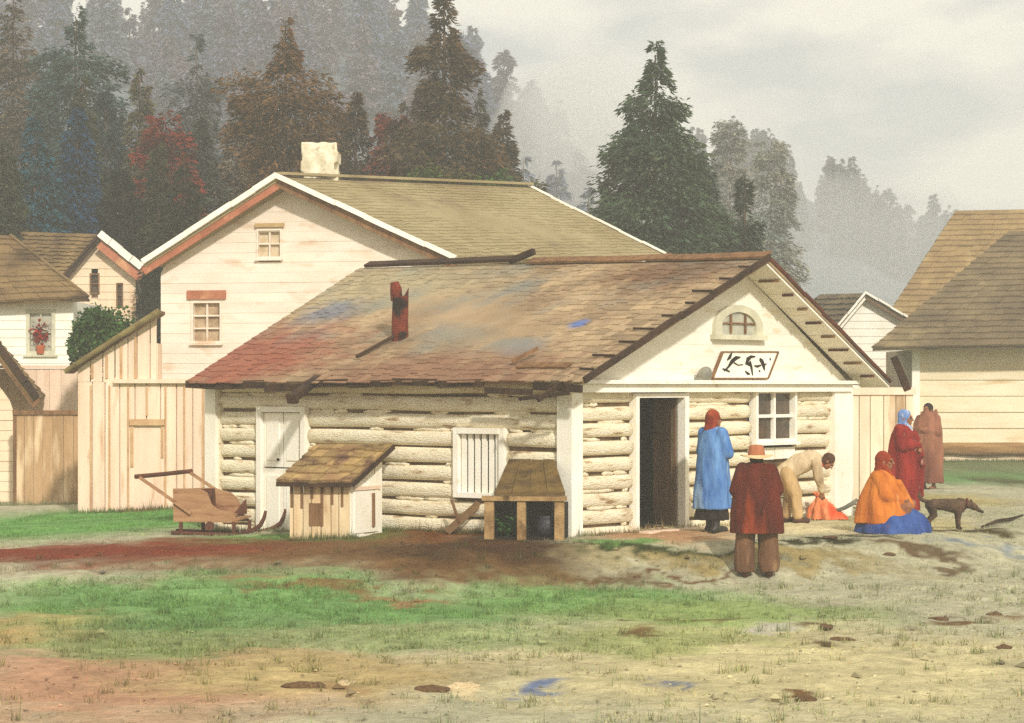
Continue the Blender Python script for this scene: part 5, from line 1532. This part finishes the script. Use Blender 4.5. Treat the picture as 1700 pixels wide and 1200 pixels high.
for s in 'LR': mb.caps(j['sh' + s], .085, j['el' + s], .095); mb.caps(j['el' + s], .09, j['wr' + s].lerp(j['el' + s], .12), .065)
mb.caps(Vector((-.05, -.2, .62)), .05, Vector((.12, -.3, .30)), .05); mb.caps(Vector((.1, -.16, .62)), .05, Vector((.02, -.33, .34)), .045)
mb.remesh('shawl', cloth('orange_wool', S(206, 124, 48), S(168, 86, 36), S(218, 158, 84), (.54, .7), 5, 4), t, .013, 2, .022, 8)
mb = MB()
mb.loft([((0, -.10, .0), .41, .47, .10), ((0, -.10, .1), .385, .445, .10), ((0, -.13, .2), .30, .36, .08), ((0, -.14, .30), .2, .25, .05)], folds=8)
mb.remesh('skirt', cloth('blue_skirt', S(64, 92, 150), S(40, 62, 116), S(92, 74, 90), (.56, .7), 6, 5), t, .013, 2, .015, 9)
scarf(t, j['head'], Rh, cloth('rust_scarf', S(160, 68, 34), S(120, 42, 26), S(186, 96, 48), (.54, .7), 7, 5), back=.2, front=True)

# standing woman in the dark red shawl
pF_ = gp(1500, 862)
J = dict(elL=(-.24, -.08, 1.1), elR=(.24, -.08, 1.08), wrL=(-.03, -.23, 1.12), wrR=(.05, -.24, 1.0), head=(0, -.035, 1.5))
t, j, Rh = person('standing woman in a dark red shawl and blue-and-white headscarf behind the seated woman', pF_, R(62), J, yaw=R(4), hd={'L': ((.6, -.5, .4), (.2, .8, .2)), 'R': ((-.7, -.4, .2), (-.2, .8, .2))}, scale=.99)
mb = MB()
mb.loft([((0, .0, .14), .245, .23, 0.153), ((0, .005, .35), .255, .235, 0.136), ((0, .01, .62), .265, .235, 0.102), ((0, .01, .9), .268, .23, 0.068), ((0, .0, 1.1), .262, .215, 0.034), ((0, .0, 1.26), .235, .17, 0.017), ((0, 0, 1.35), .165, .125, 0), ((0, 0, 1.41), .09, .09, 0)], folds=7, seed=2.1)
for s in 'LR': mb.caps(j['sh' + s], .088, j['el' + s], .095); mb.caps(j['el' + s], .09, j['wr' + s].lerp(j['el' + s], .1), .066)
mb.caps(Vector((-.2, -.1, 1.3)), .04, Vector((.1, -.27, .8)), .045); mb.caps(Vector((.16, -.12, 1.3)), .04, Vector((.03, -.28, .95)), .04); mb.caps(Vector((.1, -.26, .82)), .035, Vector((.14, -.24, .35)), .03)
mb.remesh('shawl', cloth('dark_red_wool', S(150, 46, 38), S(108, 30, 30), S(222, 178, 150), (.66, .74), 6, 6), t, .013, 2, .02, 9)
mb = MB(); mb.loft([((0, 0, .04), .22, .2, 0.153), ((0, 0, .25), .2, .19, 0.085), ((0, 0, .6), .16, .15, 0)], folds=8); mb.remesh('skirt', cloth('grey_blue_skirt', S(110, 122, 142), S(86, 90, 112)), t, .013, 2, .008)
scarf(t, j['head'], Rh, cloth('blue_white_scarf', S(110, 142, 190), S(86, 112, 164), S(230, 228, 216), (.5, .6), 9, 9), back=.16, front=True)
boots(t, j, _mats['black_leather'], .1)

# distant person in a faded brown blanket
pG_ = gp(1541, 812)
J = dict(elL=(-.24, -.06, 1.1), elR=(.24, -.06, 1.1), wrL=(-.04, -.2, 1.15), wrR=(.04, -.2, 1.12))
t, j, Rh = person('person wrapped in a faded pinkish brown blanket standing behind the others', pG_, R(-40), J, hd={'L': ((.5, -.3, .6), (.3, .8, 0)), 'R': ((-.5, -.3, .6), (-.3, .8, 0))}, scale=1.0)
mb = MB()
mb.loft([((0, .0, .12), .30, .25, 0.102), ((0, .0, .5), .295, .25, 0.085), ((0, .0, .9), .285, .235, 0.051), ((0, .0, 1.15), .28, .22, 0.034), ((0, .0, 1.3), .25, .18, 0.017), ((0, 0, 1.42), .16, .14, 0.034), ((0, .02, 1.48), .125, .12, 0.085)], folds=6, seed=.3)
for s in 'LR': mb.caps(j['sh' + s], .09, j['el' + s], .095); mb.caps(j['el' + s], .09, j['wr' + s], .068)
mb.caps(Vector((.13, .02, 1.38)), .07, Vector((.15, .03, 1.5)), .035); mb.caps(Vector((-.02, -.1, 1.4)), .05, Vector((.05, -.12, 1.52)), .02)
mb.remesh('blanket', cloth('faded_blanket', S(156, 104, 80), S(122, 78, 60), S(100, 56, 46), (.52, .7), 4, 2.5), t, .014, 3, .018, 8)
mb = MB(); c = Vector(j['head']); mb.ell(c + Vector((0, .025, .035)), (.096, .104, .1)); mb.ell(c + Vector((0, .05, -.05)), (.095, .07, .1)); mb.remesh('hair', mat('dark_hair', S(48, 34, 26)), t, .012, 2, .008)

# ------------------------------------------------------------------ dog
pd = gp(1572, 879)
dog = thing('dog', 'grey-brown dog standing with lowered head beside the women', 'dog', pd, 0)
dog.scale = (.9,) * 3
mb = MB()
mb.caps((.17, 0, .35), .118, (.0, 0, .375), .098, 18); mb.caps((.0, 0, .375), .096, (-.2, 0, .385), .08, 18); mb.caps((-.2, 0, .385), .085, (-.26, 0, .37), .078)
mb.caps((.2, 0, .40), .085, (.36, 0, .375), .056, 14); mb.ell((.41, 0, .345), (.07, .056, .056), Matrix.Rotation(R(30), 3, 'Y')); mb.caps((.44, 0, .325), .036, (.54, 0, .265), .022, 12); mb.ell((.555, 0, .262), (.014, .016, .014))
for sy in (-1, 1):
    mb.caps((.385, sy * .04, .375), .026, (.365, sy * .05, .46), .008, 8)
    mb.caps((.17, sy * .06, .3), .058, (.165, sy * .068, .17), .034, 12); mb.caps((.165, sy * .068, .17), .032, (.175, sy * .068, .04), .025, 12); mb.caps((.175, sy * .068, .028), .027, (.205, sy * .068, .022), .022, 10)
    mb.caps((-.24, sy * .055, .35), .075, (-.2, sy * .068, .22), .046, 12); mb.caps((-.2, sy * .068, .22), .042, (-.28, sy * .068, .14), .028, 12); mb.caps((-.28, sy * .068, .14), .027, (-.27, sy * .068, .035), .023, 12); mb.caps((-.27, sy * .068, .026), .026, (-.24, sy * .068, .022), .022, 10)
mb.tube([(-.28, 0, .42), (-.36, 0, .44), (-.42, 0, .50), (-.42, 0, .58)], [.03, .034, .034, .016], 10)
mb.remesh('body', mat('dog_fur', S(110, 84, 62), S(78, 60, 46), 6, S(54, 42, 34), 5, (.55, .68), bump=.8, bscale=70, stretch=(1, 1, 2)), dog, .0095, 1, .008, 26)
for sy in (-1, 1):
    mb = MB(); mb.ell((.44, sy * .043, .358), (.01, .006, .009)); mb.build('eye', M['black'], dog, local=True)
mb = MB()
mb.tube([Vector((.29 + .02 * math.sin(a), .08 * math.cos(a), .388 + .08 * math.sin(a))) for a in np.linspace(0, 2 * math.pi, 18)], .014, 8); mb.build('collar', M['rust'], dog, local=True)
# ------------------------------------------------------------------ trees
def quads_mesh(name, segs, crownV, trunk_mb, mats_):
    """one mesh from leaf quads (n,4,3) and optional trunk; slots: crown, trunk"""
    V = crownV.reshape(-1, 3)
    n = len(crownV)
    me = bpy.data.meshes.new(name)
    tv, tf = (np.array(trunk_mb.v), trunk_mb.f) if trunk_mb else (np.zeros((0, 3)), [])
    vs = np.concatenate([V, tv]) if len(tv) else V
    f = np.arange(n * 4).reshape(-1, 4)
    sizes = [4] * n + [len(x) for x in tf]
    loops = list(f.ravel()) + [i + n * 4 for x in tf for i in x]
    me.vertices.add(len(vs)); me.vertices.foreach_set('co', vs.astype(np.float32).ravel())
    me.loops.add(len(loops)); me.loops.foreach_set('vertex_index', np.array(loops, np.int32))
    st = np.concatenate([[0], np.cumsum(sizes)[:-1]]).astype(np.int32)
    me.polygons.add(len(sizes)); me.polygons.foreach_set('loop_start', st)
    me.update(calc_edges=True)
    for m in mats_: me.materials.append(m)
    me.polygons.foreach_set('material_index', np.array([0] * n + [1] * len(tf), np.int32))
    return me

def sprays(pos, dr, size, wid, r_):
    """rhombic needle sprays: positions, directions (n,3), sizes (n)"""
    n = len(pos)
    nr = r_.normal(0, 1, (n, 3)); nr[:, 2] += .6
    sd = np.cross(dr, nr); sd /= np.linalg.norm(sd, axis=1, keepdims=True) + 1e-9
    s = size[:, None]; w_ = wid[:, None]
    Q = np.empty((n, 4, 3))
    Q[:, 0] = pos; Q[:, 1] = pos + dr * s * .45 + sd * w_; Q[:, 2] = pos + dr * s; Q[:, 3] = pos + dr * s * .45 - sd * w_
    Q[:, 2, 2] -= size * .12
    return Q

def conifer(seed, H, Rad, prof, nbr, nsp, sz, lean=.0, droop=.25, arms=()):
    """prof(t): branch reach at height fraction t (0 foot, 1 tip), 0 leaves the stem bare"""
    r_ = np.random.default_rng(seed)
    out = []
    t = r_.random(nbr * 3)
    pr = np.array([prof(x) for x in t])
    t = t[(pr > .02) & (r_.random(len(t)) < np.clip(pr * 1.5 + .15, 0, 1))][:nbr]
    az = r_.random(len(t)) * 2 * np.pi
    clump = .70 + .6 * np.abs(np.sin(az * 1.5 + t * 23 + seed)) * r_.uniform(.6, 1.1, len(t))
    L = np.array([prof(x) for x in t]) * Rad * clump
    for (ta, aa, la) in arms:
        t = np.append(t, [ta + .004 * k for k in range(5)]); az = np.append(az, aa + r_.normal(0, .12, 5)); L = np.append(L, la * r_.uniform(.6, 1, 5))
    for ti, ai, Li in zip(t, az, L):
        m = max(int(nsp * 1.9 * (.35 + Li / Rad)), 5)
        u = r_.random(m) ** .65
        up = .25 * ti
        d = np.array([math.cos(ai), math.sin(ai), 0])
        pos = np.outer(u * Li, d)
        pos[:, 2] += ti * H + Li * (up * u - droop * 1.6 * u * u)
        sdv = np.array([-d[1], d[0], 0])
        spread = .26 * Li * (1 - np.abs(u - .45)) + .05
        lat = r_.normal(0, 1, m)
        pos += np.outer(lat * spread * .55, sdv); pos[:, 2] += r_.normal(0, .05 + .05 * Li, m) - .06 * np.abs(lat)
        pos[:, 0] += lean * (pos[:, 2] / H) ** 2
        dr = d * .8 + np.outer(lat * .7, sdv) + r_.normal(0, .3, (m, 3)); dr[:, 2] -= droop
        dr /= np.linalg.norm(dr, axis=1, keepdims=True)
        s = sz * r_.uniform(.5, 1.2, m)
        out.append(sprays(pos, dr, s, s * r_.uniform(.1, .2, m), r_))
    return np.concatenate(out)

def trunk(H, r0, lean=0.0, seed=0, top=.97):
    mb = MB()
    pts = [Vector((lean * (k / 12) ** 2 * (1 if k else 0) + .03 * nz3(k * .6, seed), .03 * nz3(seed, k * .6), H * top * k / 12 - (.4 if k == 0 else 0))) for k in range(13)]
    mb.tube(pts, [r0 * (1.18 if k == 0 else 1) * (1 - .93 * k / 12) + .008 for k in range(13)], 9)
    return mb

M['needles'] = mat('needles', (1.15, .92, .74, 1), (.68, .80, .84, 1), .55, (.62, .62, .55, 1), 1.3, (.5, .62), island=.42, objcol=True, bump=0, rough=.9, spec=.1)
M['bark'] = mat('bark', S(104, 78, 58), S(66, 50, 40), 6, bump=.6, stretch=(3, 3, .5))

def tree(name, label, px, py_top, Y, maker, col, r0=.17, zb=None, group='spruces and bushes behind the houses', lean=0.0, cat='tree', H=None):
    zt = CAMZ - (py_top - 640) * Y / F
    z0 = 0.0 if zb is None else zb
    H = zt - z0
    loc = Vector(((px - 850) * Y / F, Y, z0))
    t = thing(name, label, cat, loc, 0, group)
    cv = maker(H)
    cr = link('crown', quads_mesh('crown', None, cv, None, [M['needles']]), None, t)
    cr.color = (col[0] * .82, col[1] * .82, col[2] * .82, 1)
    mb = trunk(H, r0, lean, px); mb.build('trunk', M['bark'], t, local=True, smooth=True)
    return t

def clampf(x, a, b): return max(a, min(b, x))
# profiles: reach against height fraction
def p_full(t): return clampf((1 - t) ** .75 * 1.05, .03, 1) if t > .08 else .5
def p_T1(t):      # bare spire, then a bulky crown
    if t > .93: return .07
    if t > .86: return .22
    return (.55 + .45 * math.sin(t * 9)) * (.9 - .45 * t) + .35 if t > .2 else .6
def p_T2(t):
    if t > .90: return .10
    if t > .80: return .26 + .12 * math.sin(t * 90)
    if t > .72: return .22
    return clampf(1.12 - t * .98 + .12 * math.sin(t * 40), .2, 1.1)
def p_T3(t):
    if t > .945: return .07
    if t > .90: return .20
    if t > .865: return .14
    if t > .835: return .42
    if t > .80: return .30
    return clampf(.50 + (.80 - t) * 1.6 + .1 * math.sin(t * 45), .2, 1.12)
def p_bush(t): return math.sqrt(max(0, 1 - (t - .35) ** 2 * 2.1)) * .9
C = lambda r, g, b, k=1.0: (lin1(r) * k, lin1(g) * k, lin1(b) * k, 1)

tree('spruce_tree', 'tall brown-green spruce with a bare spiked top rising above the white house roof', 474, 20, 66, lambda H: conifer(11, H, 1.75, p_T1, 420, 46, 0.216, droop=.2, arms=((.80, math.pi, 1.6), (.79, math.pi, 1.3), (.60, 0, 1.7))), C(122, 90, 54), .16)
tree('spruce_tree', 'tallest dark brown spruce directly behind the bird on the tan roof', 737, -14, 67, lambda H: conifer(12, H, 2.55, p_T2, 520, 52, 0.230, droop=.22, arms=((.86, math.pi, 1.0), (.82, 0, .95), (.62, 0, 1.7), (.50, .2, 2.2))), C(98, 80, 54), .22)
tree('spruce_tree', 'dark green spruce with a thin spire standing alone above the log cabin ridge', 1088, 70, 63, lambda H: conifer(13, H, 1.95, p_T3, 560, 52, 0.209, droop=.22, arms=((.745, math.pi, 1.55), (.735, math.pi + .15, 1.6), (.75, .1, .75), (.60, math.pi, 1.5), (.47, math.pi, 1.7))), C(78, 98, 74), .15)
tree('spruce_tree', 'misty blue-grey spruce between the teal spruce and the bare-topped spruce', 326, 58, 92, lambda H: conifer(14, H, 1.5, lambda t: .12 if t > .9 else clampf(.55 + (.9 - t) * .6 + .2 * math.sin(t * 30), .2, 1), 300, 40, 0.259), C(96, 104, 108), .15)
tree('spruce_tree', 'teal-green spruce with a blunt broken top at the upper left', 126, 10, 80, lambda H: conifer(15, H, 2.3, lambda t: .10 if t > .93 else .2 if t > .87 else clampf(.5 + (.87 - t) * .9, .2, 1), 420, 44, 0.245, arms=((.88, math.pi, 1.6), (.86, 0, 1.7))), C(66, 92, 88), .17)
tree('spruce_tree', 'grey-brown spruce cut off by the upper left corner', 22, -30, 84, lambda H: conifer(16, H, 2.6, p_full, 420, 44, 0.259), C(110, 98, 82), .17)
tree('spruce_tree', 'small dark pointed spruce in front of the teal spruce', 137, 128, 72, lambda H: conifer(17, H, 1.7, p_full, 380, 44, 0.216), C(70, 76, 52), .14)
tree('spruce_tree', 'deep blue-green spruce above the clapboard house roof, left one', 58, 196, 68, lambda H: conifer(18, H, 2.0, p_full, 420, 46, 0.216), C(40, 92, 112), .15)
tree('spruce_tree', 'vivid blue-tinted spruce beside the deep blue-green one', 128, 178, 69, lambda H: conifer(19, H, 1.8, p_full, 420, 46, 0.216), C(34, 80, 118), .15)
tree('spruce_tree', 'olive spruce behind the red-leaved tree', 232, 110, 76, lambda H: conifer(20, H, 1.9, p_full, 400, 44, 0.230), C(100, 96, 66), .15)
tree('red_leaved_tree', 'red-leaved tree between the left spruces and the white house gable', 276, 192, 66, lambda H: conifer(21, H, 1.15, p_bush, 330, 42, 0.187, droop=.05), C(146, 60, 44), .1)
tree('spruce_tree', 'greyish mauve spruce just above the white house apex', 392, 196, 74, lambda H: conifer(22, H, 1.8, p_full, 380, 42, 0.230), C(132, 114, 92), .14)
tree('spruce_tree', 'dark spruce close behind the left verge of the white house', 306, 270, 62, lambda H: conifer(23, H, 1.9, p_full, 400, 46, 0.202), C(54, 58, 42), .14)
tree('spruce_tree', 'almost black spruce above the gabled house roof', 204, 262, 64, lambda H: conifer(24, H, 1.9, p_full, 420, 46, 0.202), C(42, 50, 42), .14)
tree('spruce_tree', 'brown-green spruce at the left border above the clapboard house', 8, 236, 66, lambda H: conifer(25, H, 1.9, p_full, 400, 46, 0.209), C(70, 78, 56), .14)
tree('spruce_tree', 'brown spruce right behind the white chimney', 590, 152, 71, lambda H: conifer(26, H, 1.9, p_full, 420, 46, 0.216), C(92, 74, 50), .15)
tree('red_leaved_tree', 'rust-leaved tree to the right of the white chimney', 652, 196, 70, lambda H: conifer(27, H, 1.1, p_bush, 300, 40, 0.187, droop=.05), C(142, 68, 48), .1)
tree('spruce_tree', 'grey-brown spruce between the bare-topped spruce and the white chimney', 552, 172, 76, lambda H: conifer(35, H, 1.9, p_full, 380, 44, .23), C(112, 88, 62), .14)
tree('spruce_tree', 'dull green-brown spruce close at the left of the tallest dark brown spruce', 676, 168, 77, lambda H: conifer(36, H, 2.0, p_full, 380, 44, .23), C(100, 88, 66), .14)
tree('spruce_tree', 'pale brown-grey spruce close at the left of the bare-topped spruce', 424, 128, 84, lambda H: conifer(37, H, 2.0, p_full, 380, 44, .25), C(124, 110, 90), .14)
tree('spruce_tree', 'bluish dark spruce between the vivid blue-tinted spruce and the olive spruce', 176, 150, 73, lambda H: conifer(276, H, 2.0, p_full, 400, 46, .22), C(58, 78, 84), .14)
tree('spruce_tree', 'brown-green spruce left of the red-leaved tree, lower than the olive spruce', 250, 196, 70, lambda H: conifer(350, H, 2.0, p_full, 400, 46, .22), C(88, 84, 62), .14)
tree('spruce_tree', 'dark grey-green spruce right of the red-leaved tree', 330, 190, 72, lambda H: conifer(430, H, 2.0, p_full, 400, 46, .22), C(74, 82, 70), .14)
tree('spruce_tree', 'dark brown spruce between the rust-leaved tree and the tallest spruce', 700, 140, 73, lambda H: conifer(800, H, 2.0, p_full, 400, 46, .22), C(90, 76, 56), .14)
tree('spruce_tree', 'grey-green spruce filling the gap right of the tallest spruce', 792, 150, 76, lambda H: conifer(892, H, 2.0, p_full, 400, 46, .22), C(86, 84, 66), .14)
tree('spruce_tree', 'dim blue-grey spruce behind the deep blue-green one at the left', 84, 120, 86, lambda H: conifer(184, H, 2.0, p_full, 400, 46, .22), C(84, 96, 104), .14)
tree('spruce_tree', 'brownish spruce left of the white chimney', 500, 190, 70, lambda H: conifer(600, H, 2.0, p_full, 400, 46, .22), C(96, 78, 54), .14)
tree('spruce_tree', 'dark olive spruce standing in front of the left half of the red-leaved tree', 262, 236, 64, lambda H: conifer(139, H, 1.2, p_full, 300, 46, .2), C(76, 78, 54), .12)
tree('spruce_tree', 'brown spruce behind the right end of the tan roof', 836, 180, 74, lambda H: conifer(28, H, 1.5, p_full, 360, 42, 0.216), C(96, 84, 64), .14)
for i, (px, py, lab, c) in enumerate([(700, 282, 'green bushy shrub on the ridge line of the tan roof, leftmost', C(88, 104, 52)), (762, 286, 'brownish green shrub in the middle of the row behind the tan roof', C(98, 96, 56)), (818, 287, 'bright green shrub near the right end of the tan roof ridge', C(80, 116, 56)), (868, 296, 'grey-green shrub at the far right end of the tan roof ridge', C(108, 104, 80))]):
    tree('bushy_tree', lab, px, py, 58, lambda H, i=i: conifer(40 + i, H, 1.0, p_bush, 260, 36, 0.158, droop=.0), c, .08)
tree('spruce_tree', 'slim dark green spruce right of the cabin-ridge spruce', 1236, 288, 66, lambda H: conifer(30, H, 1.15, lambda t: .12 if t > .85 else clampf(1.1 - t * .9, .2, 1), 300, 40, 0.202), C(68, 82, 66), .2)
tree('spruce_tree', 'broad teal-grey spruce low behind the cabin ridge', 1160, 246, 72, lambda H: conifer(31, H, 2.0, p_full, 400, 44, 0.230), C(74, 92, 80), .14)
tree('spruce_tree', 'soft grey-green spruce left of the cabin-ridge spruce', 1010, 262, 70, lambda H: conifer(32, H, 1.2, p_full, 320, 42, 0.216), C(92, 104, 88), .13)
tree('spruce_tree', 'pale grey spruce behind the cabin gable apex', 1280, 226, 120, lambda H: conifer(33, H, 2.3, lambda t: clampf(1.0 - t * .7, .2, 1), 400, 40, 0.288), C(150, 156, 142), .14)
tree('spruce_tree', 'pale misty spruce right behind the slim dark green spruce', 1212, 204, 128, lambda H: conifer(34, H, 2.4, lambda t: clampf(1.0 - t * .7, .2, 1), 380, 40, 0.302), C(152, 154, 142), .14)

# dark bush by the plank shed
bp_ = P(166, 620, 47.5)
bs = thing('bush', 'dense dark green bush between the clapboard house and the plank shed', 'bush', Vector((bp_.x, bp_.y, -.4)))
r_ = np.random.default_rng(5)
n = 5200
th = r_.random(n) * 2 * np.pi; ph = np.arccos(r_.uniform(-.75, 1, n)); rad = r_.random(n) ** .4
lob = 1 + .22 * np.sin(th * 3 + 1) * np.sin(ph * 2) + .12 * np.sin(th * 7)
zc = P(0, 562, 47.5).z + .4
pos = np.stack([np.cos(th) * np.sin(ph) * .60, np.sin(th) * np.sin(ph) * .6, np.cos(ph) * .62], 1) * (rad * lob)[:, None] + np.array([0, 0, zc])
low_ = r_.random((2200, 3)) * np.array([.7, .6, zc - .2]) - np.array([.35, .3, 0])
pos = np.concatenate([pos, low_]); dr = r_.normal(0, 1, pos.shape); dr /= np.linalg.norm(dr, axis=1, keepdims=True)
s = r_.uniform(.05, .12, len(pos))
cr = link('foliage', quads_mesh('foliage', None, sprays(pos, dr, s, s * .4, r_), None, [M['needles']]), None, bs); cr.color = C(66, 98, 48)
mb = MB()
for k in range(4): mb.tube([(0, 0, -.1), (.1 * math.cos(k * 1.6), .1 * math.sin(k * 1.6), .8), (.35 * math.cos(k * 1.6), .3 * math.sin(k * 1.6), zc)], [.04, .03, .012], 7)
mb.build('stem', M['bark'], bs, local=True)

# ------------------------------------------------------------------ hills with their woods
def hill_h(X, Y):
    X = np.asarray(X, float); Y = np.asarray(Y, float)
    px = 850 + X / Y * F
    # near left hill, its right flank falling steeply
    a = np.interp(X, [-80, -14, -6.6, 0, 4.6, 7.5, 11], [34, 34, 30, 26, 21, 12, 0])
    h1 = a * np.exp(-((Y - 230) / 75) ** 2)
    b = np.interp(X, [-10, 0, 11, 25, 34, 41, 49, 56, 70, 110], [8, 15, 26, 28, 26, 22, 19, 16, 12, 7])
    h2 = b * np.exp(-((Y - 300) / 80) ** 2)
    return np.maximum(h1, h2) * ss(90, 150, Y) - .6
hx = np.linspace(-120, 160, 120); hy = np.linspace(85, 470, 90)
HX, HY = np.meshgrid(hx, hy, indexing='ij')
hz_ = hill_h(HX.ravel(), HY.ravel()) + 1.2 * (vnoise(HX.ravel(), HY.ravel(), .09, 31) - .5)
ii, jj = np.meshgrid(np.arange(119), np.arange(89), indexing='ij'); q = (ii * 90 + jj).ravel()
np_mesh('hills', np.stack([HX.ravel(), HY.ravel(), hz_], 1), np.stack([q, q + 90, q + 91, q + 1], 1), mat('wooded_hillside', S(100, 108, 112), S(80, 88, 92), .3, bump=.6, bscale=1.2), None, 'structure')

FARP = []
for i in range(6):
    H = 10.0
    r2 = 1.7 + .35 * (i % 3)
    cv = conifer(60 + i, H, r2, (lambda t: clampf((1 - t) ** .8 * 1.1, .05, 1)) if i % 2 else (lambda t: clampf(.9 - t * .75 + .15 * math.sin(t * 25), .08, 1)), 120, 26, .62)
    FARP.append(quads_mesh('far_conifer', None, cv, trunk(H, .2, 0, i), [M['needles'], M['bark']]))
r_ = np.random.default_rng(77)
def plant(n, xlo, xhi, ylo, yhi, label, group, cols, smin, smax):
    k = 0; tries = 0
    while k < n and tries < 6000:
        tries += 1
        Y = r_.uniform(ylo, yhi); px = r_.uniform(xlo, xhi); X = (px - 850) * Y / F
        h = float(hill_h(X, Y))
        if h < 3.0: continue
        o = bpy.data.objects.new('conifer', FARP[r_.integers(6)]); COL.objects.link(o)
        s = r_.uniform(smin, smax)
        o.location = (X, Y, h - .3); o.scale = (s * r_.uniform(.85, 1.25), s, s); o.rotation_euler = (0, 0, r_.uniform(0, 6.28))
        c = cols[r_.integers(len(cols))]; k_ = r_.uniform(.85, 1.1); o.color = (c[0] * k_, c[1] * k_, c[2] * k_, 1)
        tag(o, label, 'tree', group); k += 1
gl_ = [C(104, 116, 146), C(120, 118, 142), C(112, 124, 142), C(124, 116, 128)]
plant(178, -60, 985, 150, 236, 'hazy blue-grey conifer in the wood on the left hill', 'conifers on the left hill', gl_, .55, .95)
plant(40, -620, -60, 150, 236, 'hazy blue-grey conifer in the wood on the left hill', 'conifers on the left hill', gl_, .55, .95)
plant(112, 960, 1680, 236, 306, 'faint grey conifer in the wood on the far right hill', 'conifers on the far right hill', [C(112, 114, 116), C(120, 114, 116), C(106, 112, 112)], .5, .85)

# ------------------------------------------------------------------ mist and haze
def volume_mat(name, col, dens, aniso=.2):
    m = bpy.data.materials.new(name); m.use_nodes = True
    t = m.node_tree; t.nodes.clear()
    o = t.nodes.new('ShaderNodeOutputMaterial'); v = t.nodes.new('ShaderNodeVolumePrincipled')
    v.inputs['Color'].default_value = col; v.inputs['Density'].default_value = dens; v.inputs['Anisotropy'].default_value = aniso
    t.links.new(v.outputs[0], o.inputs['Volume'])
    return m
mb = MB(); mb.box((20, 225, 24), (420, 500, 56)); hz_o = mb.build('haze', volume_mat('haze_air', (.92, .93, .92, 1), .0025)); hz_o['kind'] = 'stuff'

def mist(label, px, py, Y, r3, dens, nm='mist'):
    mb = MB(); mb.ell((0, 0, 0), r3, nu=28, nv=18)
    mb.v = [tuple(Vector(p) * (1 + .22 * nz3(p[0] * .22 + px, p[1] * .22, p[2] * .22))) for p in mb.v]
    o = mb.build(nm, volume_mat('mist_air', (.96, .96, .94, 1), dens), smooth=True); o.location = P(px, py, Y); o['kind'] = 'stuff'
mist('', 965, 290, 165, (6.5, 14, 8.5), .085)
mist('', 1390, 440, 180, (12, 14, 7), .03)
